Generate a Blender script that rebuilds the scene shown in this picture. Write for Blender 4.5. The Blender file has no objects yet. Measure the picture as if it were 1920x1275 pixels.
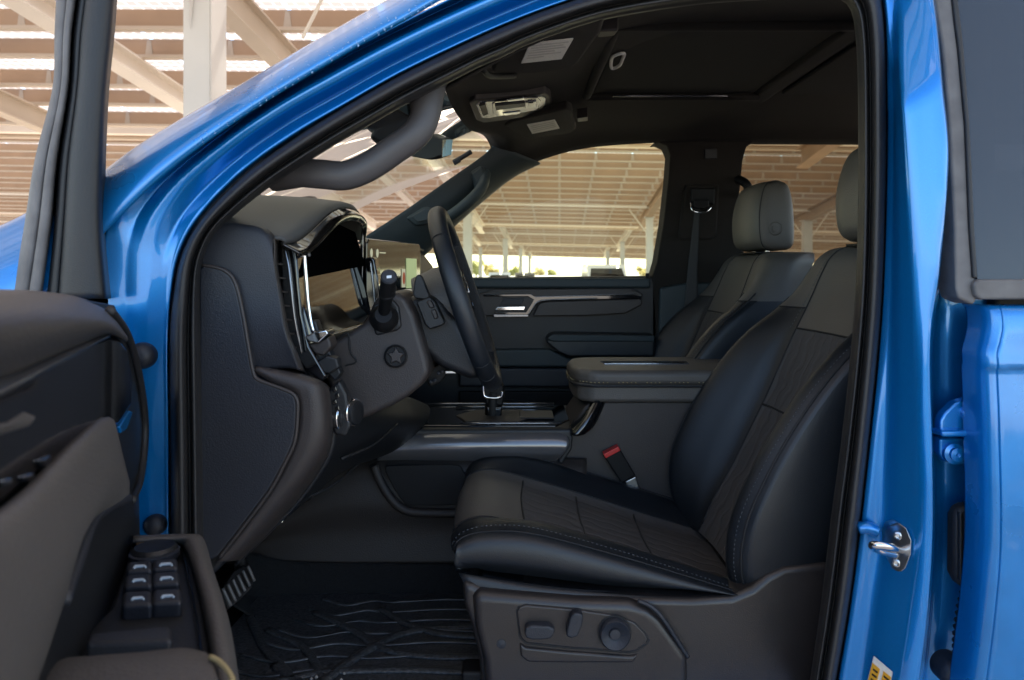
import bpy, bmesh, math, random
from mathutils import Vector, Matrix
R = math.radians
V = Vector
sc = bpy.context.scene
col = sc.collection
random.seed(7)

# ------------------------------------------------------------------ camera, light, exposure
F, CX, HY = 1400.0, 960.0, 510.0          # focal length and horizon in photo pixels
CAMY, CAMZ = -1.15, 1.38
cd = bpy.data.cameras.new('camera')
cam = bpy.data.objects.new('camera', cd); col.objects.link(cam)
cam.location = (0, CAMY, CAMZ); cam.rotation_euler = (R(90), 0, 0)
cd.sensor_width = 36; cd.lens = 36 * F / 1920
cd.shift_y = -(637.5 - HY) / 1920
cd.clip_start = 0.02; cd.clip_end = 3000
cd.dof.use_dof = True; cd.dof.focus_distance = 1.62; cd.dof.aperture_fstop = 6.3
sc.camera = cam
SUN_EL, SUN_AZ = 60, 8                       # degrees; the panels face the sun, high beyond the truck
wd = bpy.data.worlds.new('World'); sc.world = wd; wd.use_nodes = True
nt = wd.node_tree; bg = nt.nodes['Background']
sky = nt.nodes.new('ShaderNodeTexSky'); sky.sky_type = 'NISHITA'; sky.sun_disc = False
sky.sun_elevation = R(SUN_EL); sky.sun_rotation = R(SUN_AZ)
sky.air_density = 1.0; sky.dust_density = 0.6
nt.links.new(sky.outputs[0], bg.inputs[0]); bg.inputs[1].default_value = 0.15
sd = bpy.data.lights.new('sun', 'SUN'); so = bpy.data.objects.new('sun', sd); col.objects.link(so)
sd.energy = 4.4; sd.angle = R(0.5); sd.color = (1.0, 0.93, 0.82)
el, az = R(SUN_EL), R(SUN_AZ)
sdir = V((math.sin(az) * math.cos(el), math.cos(az) * math.cos(el), math.sin(el)))
so.rotation_euler = (-sdir).to_track_quat('-Z', 'Y').to_euler(); so.location = (0, -20, 40)
sc.view_settings.view_transform = 'Standard'; sc.view_settings.look = 'None'
sc.view_settings.exposure = 1.96; sc.view_settings.gamma = 1
cy = sc.cycles
cy.use_denoising = True; cy.max_bounces = 10; cy.diffuse_bounces = 6; cy.glossy_bounces = 5
cy.transparent_max_bounces = 16; cy.transmission_bounces = 6; cy.caustics_reflective = False; cy.caustics_refractive = False
cy.sample_clamp_indirect = 8

# ------------------------------------------------------------------ mapping from photo pixels to real depth
def W(px, py, y):
    D = y - CAMY
    return V(((px - CX) * D / F, y, CAMZ + (HY - py) * D / F))
def HP(px, py, z):                            # point of the ray on a level plane z
    D = (CAMZ - z) * F / (py - HY)
    return V(((px - CX) * D / F, CAMY + D, z))
DH = V((-0.568, 0.0)); DU = V((0.332, -0.943)); DN = V((0.943, 0.332))
def DP(px, py, v=0.0):                        # point on the opened front door, v metres inward of its panel plane
    d = V(((px - CX) / F, 1.0))
    c = V((0, CAMY)) - DH
    t = (v - c.dot(DN)) / d.dot(DN)
    return V((t * d.x, CAMY + t, CAMZ + t * (HY - py) / F))
def ws(pts, y): return [W(p[0], p[1], p[2] if len(p) > 2 else y) for p in pts]

# ------------------------------------------------------------------ mesh helpers
def cr(p0, p1, p2, p3, t):
    return 0.5 * ((2 * p1) + (p2 - p0) * t + (2 * p0 - 5 * p1 + 4 * p2 - p3) * t * t + (3 * p1 - p0 - 3 * p2 + p3) * t ** 3)
def curve(pts, n, closed=False, even=True):
    pts = [V(p) for p in pts]; m = len(pts)
    if m == 2 and not closed:
        return [pts[0].lerp(pts[1], i / (n - 1)) for i in range(n)]
    segs = m if closed else m - 1; dense = []; K = 14
    for i in range(segs):
        if closed: a, b, c, d = pts[(i - 1) % m], pts[i], pts[(i + 1) % m], pts[(i + 2) % m]
        else:
            b, c = pts[i], pts[i + 1]
            a = pts[i - 1] if i > 0 else 2 * b - c
            d = pts[i + 2] if i + 2 < m else 2 * c - b
        for k in range(K): dense.append(cr(a, b, c, d, k / K))
    dense.append(pts[0] if closed else pts[-1])
    if not even: return dense
    L = [0]
    for i in range(1, len(dense)): L.append(L[-1] + (dense[i] - dense[i - 1]).length)
    tot = L[-1]; out = []; j = 0; N = n if not closed else n + 1
    for i in range(N):
        s = tot * i / (N - 1)
        while j < len(L) - 2 and L[j + 1] < s: j += 1
        f = (s - L[j]) / max(1e-9, L[j + 1] - L[j]); out.append(dense[j].lerp(dense[j + 1], min(1, max(0, f))))
    return out[:-1] if closed else out
def link(name, me, m, parent=None):
    o = bpy.data.objects.new(name, me); col.objects.link(o)
    if m is not None: me.materials.append(m)
    if parent is not None:
        o.parent = parent
        if parent.get('root'): o.matrix_parent_inverse = Matrix.Translation(-V(parent.location))
    return o
def from_bm(name, bm, m, parent=None, smooth=True, recalc=True):
    if recalc: bmesh.ops.recalc_face_normals(bm, faces=bm.faces)
    me = bpy.data.meshes.new(name); bm.to_mesh(me); bm.free()
    for p in me.polygons: p.use_smooth = smooth
    return link(name, me, m, parent)
def bevel(o, w, seg=3, ang=30):
    b = o.modifiers.new('b', 'BEVEL'); b.width = w; b.segments = seg; b.limit_method = 'ANGLE'; b.angle_limit = R(ang)
    b.harden_normals = True; b.use_clamp_overlap = True
def grid(name, G, m, parent=None, thick=0.0, closed_u=False):
    bm = bmesh.new(); vs = [[bm.verts.new(p) for p in row] for row in G]
    for i in range(len(G) - 1):
        n = len(G[i])
        for j in range(n if closed_u else n - 1):
            k = (j + 1) % n
            try: bm.faces.new((vs[i][j], vs[i][k], vs[i + 1][k], vs[i + 1][j]))
            except ValueError: pass
    o = from_bm(name, bm, m, parent)
    if thick:
        s = o.modifiers.new('s', 'SOLIDIFY'); s.thickness = thick; s.offset = 0
    return o
def dense_grid(rows, nu, nv):
    rr = [curve(r, nu) for r in rows]
    cols = [curve([r[j] for r in rr], nv) if len(rr) > 1 else None for j in range(nu)]
    return [[cols[j][i] for j in range(nu)] for i in range(nv)]
def surf(name, rows, m, parent=None, nu=40, nv=16, thick=0.0):
    return grid(name, dense_grid(rows, nu, nv), m, parent, thick)
def ribbon_px(name, A, B, prof, m, parent=None, n=140, thick=0.0, nv=None):
    # strip between two photo curves; prof = (fraction, depth y) stations across, each with its own real depth
    a = curve([V((p[0], p[1], 0)) for p in A], n); b = curve([V((p[0], p[1], 0)) for p in B], n)
    rows = []
    for f, y in prof:
        rows.append([W(a[i].x + (b[i].x - a[i].x) * f, a[i].y + (b[i].y - a[i].y) * f, y) for i in range(n)])
    nv = nv or 5 * len(prof)
    cols = [curve([r[j] for r in rows], nv) for j in range(n)]
    return grid(name, [[cols[j][i] for j in range(n)] for i in range(nv)], m, parent, thick)
def tube(name, pts, r, m, parent=None, n=None, seg=10, flat=1.0, closed=False, up=None, smooth=True, caps=True):
    P = curve(pts, n or max(8, 6 * len(pts)), closed)
    bm = bmesh.new(); rings = []; N = len(P); prev = None
    for i, p in enumerate(P):
        a = P[(i - 1) % N] if (closed or i > 0) else p; b = P[(i + 1) % N] if (closed or i < N - 1) else p
        t = (b - a).normalized()
        if prev is None:
            ref = V(up) if up else (V((0, 0, 1)) if abs(t.z) < .9 else V((1, 0, 0)))
            s = t.cross(ref).normalized()
        else:
            s = (prev - t * prev.dot(t)).normalized()
        prev = s; q = s.cross(t)
        rad = r(i / (N - 1)) if callable(r) else r
        rings.append([bm.verts.new(p + s * math.cos(2 * math.pi * k / seg) * rad + q * math.sin(2 * math.pi * k / seg) * rad * flat) for k in range(seg)])
    M = N if closed else N - 1
    for i in range(M):
        for k in range(seg):
            bm.faces.new((rings[i][k], rings[i][(k + 1) % seg], rings[(i + 1) % N][(k + 1) % seg], rings[(i + 1) % N][k]))
    if not closed and caps:
        bm.faces.new(rings[0]); bm.faces.new(rings[-1])
    return from_bm(name, bm, m, parent, smooth)
def plate(name, pts, ext, m, parent=None, bv=0.004, seg=3, smoothed=0):
    pts = [V(p) for p in pts]
    if smoothed: pts = curve(pts, smoothed, closed=True)
    ext = V(ext); bm = bmesh.new()
    a = [bm.verts.new(p) for p in pts]; b = [bm.verts.new(p + ext) for p in pts]; n = len(pts)
    bm.faces.new(a); bm.faces.new(b[::-1])
    for i in range(n): bm.faces.new((a[i], b[i], b[(i + 1) % n], a[(i + 1) % n]))
    o = from_bm(name, bm, m, parent, smooth=bv > 0)
    if bv: bevel(o, bv, seg)
    return o
def pplate(name, px, y, depth, m, parent=None, bv=0.004, seg=3, smoothed=0):
    return plate(name, ws(px, y), (0, depth, 0), m, parent, bv, seg, smoothed)
def box(name, c, s, m, parent=None, bv=0.004, seg=3, rot=None):
    bm = bmesh.new(); bmesh.ops.create_cube(bm, size=1)
    M = Matrix.Diagonal((s[0], s[1], s[2], 1))
    if rot is not None: M = rot.to_4x4() @ M
    bmesh.ops.transform(bm, matrix=Matrix.Translation(c) @ M, verts=bm.verts)
    o = from_bm(name, bm, m, parent, smooth=bv > 0)
    if bv: bevel(o, bv, seg)
    return o
def lathe(name, c, axis, prof, m, parent=None, seg=32):
    axis = V(axis).normalized(); ref = V((0, 0, 1)) if abs(axis.z) < .9 else V((1, 0, 0))
    s = axis.cross(ref).normalized(); q = s.cross(axis); c = V(c); bm = bmesh.new(); rings = []
    for r, h in prof:
        rings.append([bm.verts.new(c + axis * h + (s * math.cos(2 * math.pi * k / seg) + q * math.sin(2 * math.pi * k / seg)) * max(r, 1e-4)) for k in range(seg)])
    for i in range(len(rings) - 1):
        for k in range(seg): bm.faces.new((rings[i][k], rings[i][(k + 1) % seg], rings[i + 1][(k + 1) % seg], rings[i + 1][k]))
    bm.faces.new(rings[0]); bm.faces.new(rings[-1])
    o = from_bm(name, bm, m, parent)
    o.data.set_sharp_from_angle(angle=R(40)); return o
def dashes(bm, pts, dash, gap, r, n=400):
    P = curve(pts, n); L = 0; on = []; step = [(P[i + 1] - P[i]).length for i in range(n - 1)]
    cur = []
    for i in range(n):
        ph = L % (dash + gap)
        if ph < dash: cur.append(P[i])
        else:
            if len(cur) > 1: on.append((cur[0], cur[-1]))
            cur = []
        if i < n - 1: L += step[i]
    for a, b in on:
        t = (b - a).normalized(); ref = V((0, 0, 1)) if abs(t.z) < .9 else V((1, 0, 0)); s = t.cross(ref).normalized(); q = s.cross(t)
        ra = [bm.verts.new(a + (s * math.cos(k * 1.5708) + q * math.sin(k * 1.5708)) * r) for k in range(4)]
        rb = [bm.verts.new(b + (s * math.cos(k * 1.5708) + q * math.sin(k * 1.5708)) * r) for k in range(4)]
        for k in range(4): bm.faces.new((ra[k], ra[(k + 1) % 4], rb[(k + 1) % 4], rb[k]))
        bm.faces.new(ra); bm.faces.new(rb)
def stitch(name, lines, m, parent=None, dash=.006, gap=.004, r=.0011):
    for l in lines:
        bm = bmesh.new(); dashes(bm, l, dash, gap, r); from_bm(name, bm, m, parent)
def thing(name, label, cat, loc=(0, 0, 0), group=None, rz=0):
    o = bpy.data.objects.new(name, None); col.objects.link(o); o.location = loc; o.rotation_euler = (0, 0, rz)
    o['label'] = label; o['category'] = cat
    if group: o['group'] = group
    return o

# ------------------------------------------------------------------ materials
def mat(name, c, rough=.5, metal=0.0, coat=0.0, bump=0.0, scale=300.0, mott=0.0, mscale=6.0, spec=.5, kind='noise', coat_rough=.05, rvar=0.0):
    m = bpy.data.materials.new(name); m.use_nodes = True; t = m.node_tree; b = t.nodes['Principled BSDF']
    b.inputs['Base Color'].default_value = (*c, 1); b.inputs['Roughness'].default_value = rough
    b.inputs['Metallic'].default_value = metal; b.inputs['Coat Weight'].default_value = coat
    b.inputs['Coat Roughness'].default_value = coat_rough; b.inputs['Specular IOR Level'].default_value = spec
    tc = t.nodes.new('ShaderNodeTexCoord')
    if mott:
        n = t.nodes.new('ShaderNodeTexNoise'); n.inputs['Scale'].default_value = mscale; n.inputs['Detail'].default_value = 8
        t.links.new(tc.outputs['Object'], n.inputs['Vector'])
        r = t.nodes.new('ShaderNodeValToRGB'); r.color_ramp.elements[0].position = .3; r.color_ramp.elements[1].position = .72
        r.color_ramp.elements[0].color = (*[x * (1 - mott) for x in c], 1); r.color_ramp.elements[1].color = (*[min(1, x * (1 + mott)) for x in c], 1)
        t.links.new(n.outputs['Fac'], r.inputs[0]); t.links.new(r.outputs[0], b.inputs['Base Color'])
    if rvar:
        n2 = t.nodes.new('ShaderNodeTexNoise'); n2.inputs['Scale'].default_value = 14; n2.inputs['Detail'].default_value = 6
        t.links.new(tc.outputs['Object'], n2.inputs['Vector'])
        mr = t.nodes.new('ShaderNodeMapRange'); mr.inputs[1].default_value = .3; mr.inputs[2].default_value = .7
        mr.inputs[3].default_value = max(0, rough - rvar); mr.inputs[4].default_value = rough + rvar
        t.links.new(n2.outputs['Fac'], mr.inputs[0]); t.links.new(mr.outputs[0], b.inputs['Roughness'])
    if bump:
        if kind == 'voronoi':
            n = t.nodes.new('ShaderNodeTexVoronoi'); out = n.outputs['Distance']
        else:
            n = t.nodes.new('ShaderNodeTexNoise'); n.inputs['Detail'].default_value = 4; out = n.outputs['Fac']
        n.inputs['Scale'].default_value = scale; t.links.new(tc.outputs['Object'], n.inputs['Vector'])
        bp = t.nodes.new('ShaderNodeBump'); bp.inputs['Strength'].default_value = bump; bp.inputs['Distance'].default_value = .002
        t.links.new(out, bp.inputs['Height']); t.links.new(bp.outputs[0], b.inputs['Normal'])
    return m
def glass(name, tint, refl=1.0, dirt=0.0, ior=1.5):
    m = bpy.data.materials.new(name); m.use_nodes = True; t = m.node_tree; t.nodes.clear()
    o = t.nodes.new('ShaderNodeOutputMaterial'); tr = t.nodes.new('ShaderNodeBsdfTransparent'); tr.inputs[0].default_value = (*tint, 1)
    g = t.nodes.new('ShaderNodeBsdfGlossy'); g.inputs['Roughness'].default_value = .0; g.inputs[0].default_value = (refl, refl, refl, 1)
    f = t.nodes.new('ShaderNodeFresnel'); f.inputs[0].default_value = ior
    mx = t.nodes.new('ShaderNodeMixShader'); t.links.new(f.outputs[0], mx.inputs[0]); t.links.new(tr.outputs[0], mx.inputs[1]); t.links.new(g.outputs[0], mx.inputs[2])
    last = mx
    if dirt:
        df = t.nodes.new('ShaderNodeBsdfDiffuse'); df.inputs[0].default_value = (.5, .52, .55, 1)
        m2 = t.nodes.new('ShaderNodeMixShader'); m2.inputs[0].default_value = dirt
        t.links.new(mx.outputs[0], m2.inputs[1]); t.links.new(df.outputs[0], m2.inputs[2]); last = m2
    t.links.new(last.outputs[0], o.inputs[0]); return m
def emis(name, c, s):
    m = bpy.data.materials.new(name); m.use_nodes = True; b = m.node_tree.nodes['Principled BSDF']
    b.inputs['Base Color'].default_value = (*c, 1); b.inputs['Emission Color'].default_value = (*c, 1); b.inputs['Emission Strength'].default_value = s
    return m
BLUE = mat('blue_metallic_paint', (.0006, .190, .55), rough=.28, metal=.46, coat=.85, mott=.10, mscale=900, coat_rough=.03)
BLUE_DUSTY = mat('dusty_blue_paint', (.002, .180, .50), rough=.32, metal=.40, coat=1.0, mott=.07, mscale=22, coat_rough=.08, rvar=.08)
RUBBER = mat('weatherstrip_rubber', (.016, .0155, .0165), rough=.55, bump=.15, scale=500)
RUBBER_GREY = mat('dusty_grey_rubber', (.125, .12, .12), rough=.6, mott=.25, mscale=25)
BLACK = mat('matt_black', (.004, .004, .0045), rough=.6, spec=.3)
VOID = mat('dark_reflection_black', (.002, .002, .002), rough=1, spec=0)  # black for the dark reflection laid over the cluster screen
TRIM = mat('grey_satin_paint', (.13, .125, .13), rough=.25, metal=.35, coat=.8, spec=.6)
SCRATCH = mat('scratched_paint_scuffs', (.20, .34, .56), rough=.6)
GAPLIGHT = mat('pale_gap_light', (.47, .405, .335), rough=.6, mott=.15, mscale=3)  # pale colour of the added plates that imitate light through the joints
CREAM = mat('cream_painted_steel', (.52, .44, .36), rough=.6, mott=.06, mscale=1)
PLASTIC = mat('charcoal_grain_plastic', (.0165, .0188, .0255), rough=.52, bump=.35, scale=420, mott=.08)
PLASTIC_W = mat('warm_grey_plastic', (.0330, .0272, .0258), rough=.5, bump=.3, scale=420, mott=.08)
PLASTIC_D = mat('dark_plastic', (.0068, .0078, .0098), rough=.48, bump=.3, scale=420)
SEATBASE = mat('dark_seat_base_plastic', (.0235, .0200, .0195), rough=.36, bump=.2, scale=420, mott=.1, rvar=.06)
DASHTOP = mat('grey_dash_vinyl', (.070, .071, .072), rough=.62, bump=.3, scale=350)
TEAL = mat('slate_pillar_trim', (.027, .040, .046), rough=.6, bump=.25, scale=500)
LEATHER_B = mat('black_leather', (.0080, .0106, .0142), rough=.42, spec=.5, bump=.16, scale=620, kind='voronoi', mott=.12, mscale=9)
LEATHER_G = mat('grey_brown_leather', (.086, .077, .068), rough=.52, bump=.22, scale=330, kind='voronoi', mott=.08, mscale=7)
LEATHER_D = mat('door_grey_leather', (.078, .072, .068), rough=.55, bump=.3, scale=330, kind='voronoi', mott=.06)
HEADL = mat('dark_headliner_cloth', (.0125, .0098, .0080), rough=.95, bump=.4, scale=700, mott=.1, mscale=60)
CARPET = mat('black_carpet', (.0075, .0084, .0100), rough=1, bump=.9, scale=420, mott=.35, mscale=150)
TUNNEL = mat('brown_grey_tunnel_plastic', (.0235, .0185, .0160), rough=.6, bump=.3, scale=350)
GLOSSB = mat('piano_black', (.004, .004, .005), rough=.06, coat=.6, spec=.6)
WOOD = mat('dark_gloss_wood', (.006, .0055, .0055), rough=.12, coat=.8, mott=.6, mscale=30)
PADL = mat('dark_door_pad_leather', (.042, .039, .038), rough=.5, bump=.3, scale=330, kind='voronoi', mott=.06)
GRAB = mat('grab_handle_plastic', (.058, .053, .054), rough=.5, bump=.2, scale=500)
MIRR = mat('dim_mirror_glass', (.10, .105, .09), rough=.03, metal=1)
CHROME = mat('chrome', (.72, .73, .75), rough=.08, metal=1)
SATIN = mat('satin_metal_trim', (.20, .205, .225), rough=.24, metal=.85, coat=.4)
STEEL = mat('zinc_steel', (.55, .56, .56), rough=.28, metal=1, mott=.15, mscale=60)
STITCH = mat('grey_thread', (.10, .11, .12), rough=.8)
STITCH_Y = mat('tan_thread', (.32, .26, .13), rough=.8)
SEAM = mat('near_black_seam', (.006, .0065, .008), rough=.7)  # plain near-black for seams, piping, gaps and print
WHITE = mat('white_label', (.80, .78, .73), rough=.6, mott=.08, mscale=200)
LBLGREY = mat('label_print', (.58, .565, .53), rough=.7)
RED = mat('red_button', (.55, .02, .02), rough=.35)
ORANGE = mat('orange_label', (.85, .42, .03), rough=.5)
MARK = emis('backlit_white_mark', (.55, .62, .7), .05)
GLASS = glass('windshield_glass', (.86, .93, .82), 1, 0, 1.08)
GLASS_S = glass('side_window_glass', (.88, .92, .82), 1, 0, 1.16)
GLASS_P = glass('privacy_glass', (.56, .55, .49), 1, 0, 1.12)
GLASS_N = glass('near_rear_privacy_glass', (.10, .11, .13), dirt=.07)
MATRUB = mat('rubber_floor_mat', (.044, .047, .051), rough=.45, spec=.5, bump=.9, scale=190, mott=.7, mscale=140)
STEELT = mat('tan_painted_purlin_steel', (.38, .262, .176), rough=.6, mott=.10, mscale=1.3)
STEELW = mat('white_painted_steel', (.76, .70, .63), rough=.55, mott=.05, mscale=1)
STEELC = mat('column_white_steel', (.62, .605, .59), rough=.55, mott=.06, mscale=1)
RIBW = mat('worn_rubber_rib', (.055, .058, .062), rough=.38, spec=.6, mott=.85, mscale=28)
# perforated wave fabric for the seat centres
def insert_mat():
    m = mat('quilted_insert_fabric', (.072, .064, .059), rough=.8)
    t = m.node_tree; b = t.nodes['Principled BSDF']; tc = t.nodes.new('ShaderNodeTexCoord')
    wv = t.nodes.new('ShaderNodeTexWave'); wv.wave_type = 'BANDS'; wv.bands_direction = 'Y'; wv.inputs['Scale'].default_value = 8.5
    wv.inputs['Distortion'].default_value = 3.2; wv.inputs['Detail'].default_value = 0; wv.inputs['Detail Scale'].default_value = 3.2
    t.links.new(tc.outputs['Object'], wv.inputs['Vector'])
    rp = t.nodes.new('ShaderNodeValToRGB'); rp.color_ramp.elements[0].position = .0; rp.color_ramp.elements[1].position = .42
    t.links.new(wv.outputs['Fac'], rp.inputs[0])
    bp = t.nodes.new('ShaderNodeBump'); bp.inputs['Strength'].default_value = .36; bp.inputs['Distance'].default_value = .005
    t.links.new(rp.outputs[0], bp.inputs['Height'])
    vo = t.nodes.new('ShaderNodeTexNoise'); vo.inputs['Scale'].default_value = 900; t.links.new(tc.outputs['Object'], vo.inputs['Vector'])
    b2 = t.nodes.new('ShaderNodeBump'); b2.inputs['Strength'].default_value = .35; b2.inputs['Distance'].default_value = .001
    t.links.new(vo.outputs['Fac'], b2.inputs['Height']); t.links.new(bp.outputs[0], b2.inputs['Normal']); t.links.new(b2.outputs[0], b.inputs['Normal'])
    return m
INSERT = insert_mat()
def panel_mat():
    m = bpy.data.materials.new('translucent_solar_glass'); m.use_nodes = True; t = m.node_tree; t.nodes.clear()
    o = t.nodes.new('ShaderNodeOutputMaterial'); tc = t.nodes.new('ShaderNodeTexCoord')
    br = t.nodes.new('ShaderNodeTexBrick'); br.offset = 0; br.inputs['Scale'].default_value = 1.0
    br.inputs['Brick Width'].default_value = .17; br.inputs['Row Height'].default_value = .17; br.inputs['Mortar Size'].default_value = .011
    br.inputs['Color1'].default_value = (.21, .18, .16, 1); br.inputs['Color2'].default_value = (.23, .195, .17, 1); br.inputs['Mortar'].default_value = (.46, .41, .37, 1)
    t.links.new(tc.outputs['Object'], br.inputs['Vector'])
    tl = t.nodes.new('ShaderNodeBsdfTranslucent'); df = t.nodes.new('ShaderNodeBsdfDiffuse'); mx = t.nodes.new('ShaderNodeMixShader'); mx.inputs[0].default_value = .78
    t.links.new(br.outputs[0], tl.inputs[0]); t.links.new(br.outputs[0], df.inputs[0])
    t.links.new(df.outputs[0], mx.inputs[1]); t.links.new(tl.outputs[0], mx.inputs[2]); t.links.new(mx.outputs[0], o.inputs[0]); return m
PANEL = panel_mat()

# ------------------------------------------------------------------ ground
def ground_mat():
    m = mat('pale_concrete_ground', (.48, .42, .345), rough=.85, mott=.18, mscale=.6, bump=.2, scale=30)
    return m
bm = bmesh.new(); bmesh.ops.create_grid(bm, x_segments=40, y_segments=40, size=700)
g = from_bm('ground', bm, ground_mat(), smooth=False); g['kind'] = 'structure'

# ------------------------------------------------------------------ solar canopies: sawtooth roofs, each sloping down away from the truck
TY, TX = -.0964, -.0265                       # fall per metre along the bays and across them
YAW = -math.atan(.0636)
def canopy(label, z0, b_far, depth, a0, a1, rafters, columns, n_panels, near=False):
    root = thing('solar_canopy', label, 'solar canopy', (0, CAMY, 0), 'solar canopies over the car park', YAW); 
    Mi = None
    def P(a, b, h): return V((a, b, CAMZ + z0 + TY * b + TX * a + h))
    def add(name, bm, m, loc=None, me=None):
        if me is None:
            bmesh.ops.recalc_face_normals(bm, faces=bm.faces); me = bpy.data.meshes.new(name); bm.to_mesh(me); bm.free(); me.materials.append(m)
        o = bpy.data.objects.new(name, me); col.objects.link(o); o.parent = root
        if loc is not None: o.location = loc
        return o
    def sweep(bm, prof, A, B):                # prism of a section (u, h) from A to B; u runs along the other plan axis
        d = (B - A); along = 'x' if abs(d.x) > abs(d.y) else 'y'
        ra = []; rb = []
        for u, h in prof:
            off = V((0, u, h + TY * u)) if along == 'x' else V((u, 0, h + TX * u))
            ra.append(bm.verts.new(A + off)); rb.append(bm.verts.new(B + off))
        n = len(prof); bm.faces.new(ra); bm.faces.new(rb[::-1])
        for i in range(n): bm.faces.new((ra[i], rb[i], rb[(i + 1) % n], ra[(i + 1) % n]))
    # purlins: C sections whose lower flange is a lighter cream
    T = .012; H = .33; FL = .095
    LP = .05
    sec = [(0, 0), (FL, 0), (FL, -LP), (FL - T, -LP), (FL - T, -T), (T, -T), (T, -H), (-FL, -H), (-FL, -H + LP), (-FL + T, -H + LP), (-FL + T, -H + T), (0, -H + T)]
    b_near = b_far - depth; first = None; bs = []; bb = b_far
    while bb > b_near - .1: bs.append(bb); bb -= 1.08 if len(bs) % 2 else 1.40
    for b in bs:
        if first is None:
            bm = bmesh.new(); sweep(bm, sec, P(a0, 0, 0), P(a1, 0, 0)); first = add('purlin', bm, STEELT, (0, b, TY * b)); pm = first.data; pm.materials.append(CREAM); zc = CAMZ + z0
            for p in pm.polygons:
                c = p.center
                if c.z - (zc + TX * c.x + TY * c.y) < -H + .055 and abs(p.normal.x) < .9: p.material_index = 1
        else: add('purlin', None, None, (0, b, TY * b), pm)
    # edge gutter beam, white
    bm = bmesh.new(); sweep(bm, [(-.27, .04), (-.11, .04), (-.11, -.25), (-.27, -.25)], P(a0, b_far, 0), P(a1, b_far, 0)); add('edge_beam', bm, STEELW)
    bm = bmesh.new(); sweep(bm, [(-.17, .1), (-.12, .1), (-.12, -.36), (-.17, -.36)], P(a0, b_near - .2, 0), P(a1, b_near - .2, 0)); add('edge_beam', bm, STEELW)
    for a, w, dp, b0, b1, m in rafters:       # I beams running down the slope
        bm = bmesh.new(); t = .03; top = -.335
        sweep(bm, [(-w / 2, top), (w / 2, top), (w / 2, top - t), (t / 2, top - t), (t / 2, top - dp + t), (w / 2, top - dp + t), (w / 2, top - dp), (-w / 2, top - dp), (-w / 2, top - dp + t), (-t / 2, top - dp + t), (-t / 2, top - t), (-w / 2, top - t)], P(a, b0, 0), P(a, b1, 0))
        add('rafter', bm, m)
    for a, b, w, dp in columns:
        top = CAMZ + z0 + TY * b + TX * a - (.05 if near else .80)
        bm = bmesh.new(); bmesh.ops.create_cube(bm, size=1)
        bmesh.ops.transform(bm, matrix=Matrix.Translation((a, b, top / 2)) @ Matrix.Diagonal((w, dp, top, 1)), verts=bm.verts)
        bmesh.ops.bevel(bm, geom=bm.edges, offset=.015, segments=2, affect='EDGES'); add('column', bm, STEELC)
        if near:                               # one thin tie rod and gusset, as beside the near column
            q0, q1 = P(a + .95, b + .6, -1.0), P(a + 1.5, b + .3, -.25); d = (q1 - q0).normalized(); bm = bmesh.new()
            bmesh.ops.create_cone(bm, cap_ends=True, segments=8, radius1=.022, radius2=.022, depth=(q1 - q0).length, matrix=Matrix.Translation((q0 + q1) / 2) @ d.to_track_quat('Z', 'Y').to_matrix().to_4x4()); add('tie_rod', bm, STEELW)
            bm = bmesh.new(); bmesh.ops.create_cone(bm, cap_ends=True, segments=3, radius1=.09, radius2=.0, depth=.9, matrix=Matrix.Translation((a - .06, b - dp / 2 - .03, top - .75)) @ Matrix.Rotation(R(180), 4, 'X')); add('gusset', bm, STEELC); continue
        bm = bmesh.new()                       # cap plate, bolts and a knee brace on each side
        bmesh.ops.create_cube(bm, size=1, matrix=Matrix.Translation((a, b, top + .012)) @ Matrix.Diagonal((w + .16, dp + .12, .024, 1)))
        for sx in (-1, 1):
            for sy in (-1, 1): bmesh.ops.create_cone(bm, cap_ends=True, segments=6, radius1=.022, radius2=.022, depth=.05, matrix=Matrix.Translation((a + sx * (w / 2 + .05), b + sy * dp * .4, top - .02)))
        add('cap_plate', bm, STEELC)
        for s in (-1, 1):
            bm = bmesh.new(); q0 = V((a + s * w * .5, b - .1, top - .75)); q1 = V((a + s * 1.0, b - .1, top + .40)); d = (q1 - q0).normalized()
            rot = d.to_track_quat('Z', 'Y').to_matrix().to_4x4()
            bmesh.ops.create_cone(bm, cap_ends=True, segments=8, radius1=.03, radius2=.03, depth=(q1 - q0).length, matrix=Matrix.Translation((q0 + q1) / 2) @ rot); add('brace', bm, STEELW)
    # panels in rows two purlins deep; open joints between them
    PW, PD = 1.34, 2.48; cells = []
    rows = int(depth / PD + .5); nc = int((a1 - a0) / PW)
    for r in range(rows):
        for c in range(nc): cells.append((a0 + PW * (c + .5), b_far - .05 - PD * (r + .5)))
    cells.sort(key=lambda q: abs(q[0]) + q[1] * .6 if not near else abs(q[0] + 3) + abs(q[1] - 11))
    def pbm(bm, a, b, h0):
        z = lambda x, y: h0 + TY * y + TX * x
        x0, x1, y0, y1 = a - PW / 2 + .03, a + PW / 2 - .03, b - PD / 2 + .012, b + PD / 2 - .012
        lo = [bm.verts.new((x, y, z(x, y))) for x, y in ((x0, y0), (x1, y0), (x1, y1), (x0, y1))]
        bm.faces.new(lo)
    pme = None
    for a, b in cells[:n_panels]:
        if pme is None:
            bm = bmesh.new(); pbm(bm, 0, 0, 0); pme = bpy.data.meshes.new('solar_panel'); bm.to_mesh(pme); bm.free(); pme.materials.append(PANEL)
        add('solar_panel', None, None, P(a, b, .03), pme)
    if cells[n_panels:]:
        bm = bmesh.new()
        for a, b in cells[n_panels:]: pbm(bm, a, b, CAMZ + z0 + .03)
        add('solar_panel_array', bm, PANEL)['kind'] = 'stuff'
    # pale plates added on each purlin to imitate light wedges under the panel joints
    bm = bmesh.new()
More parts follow.
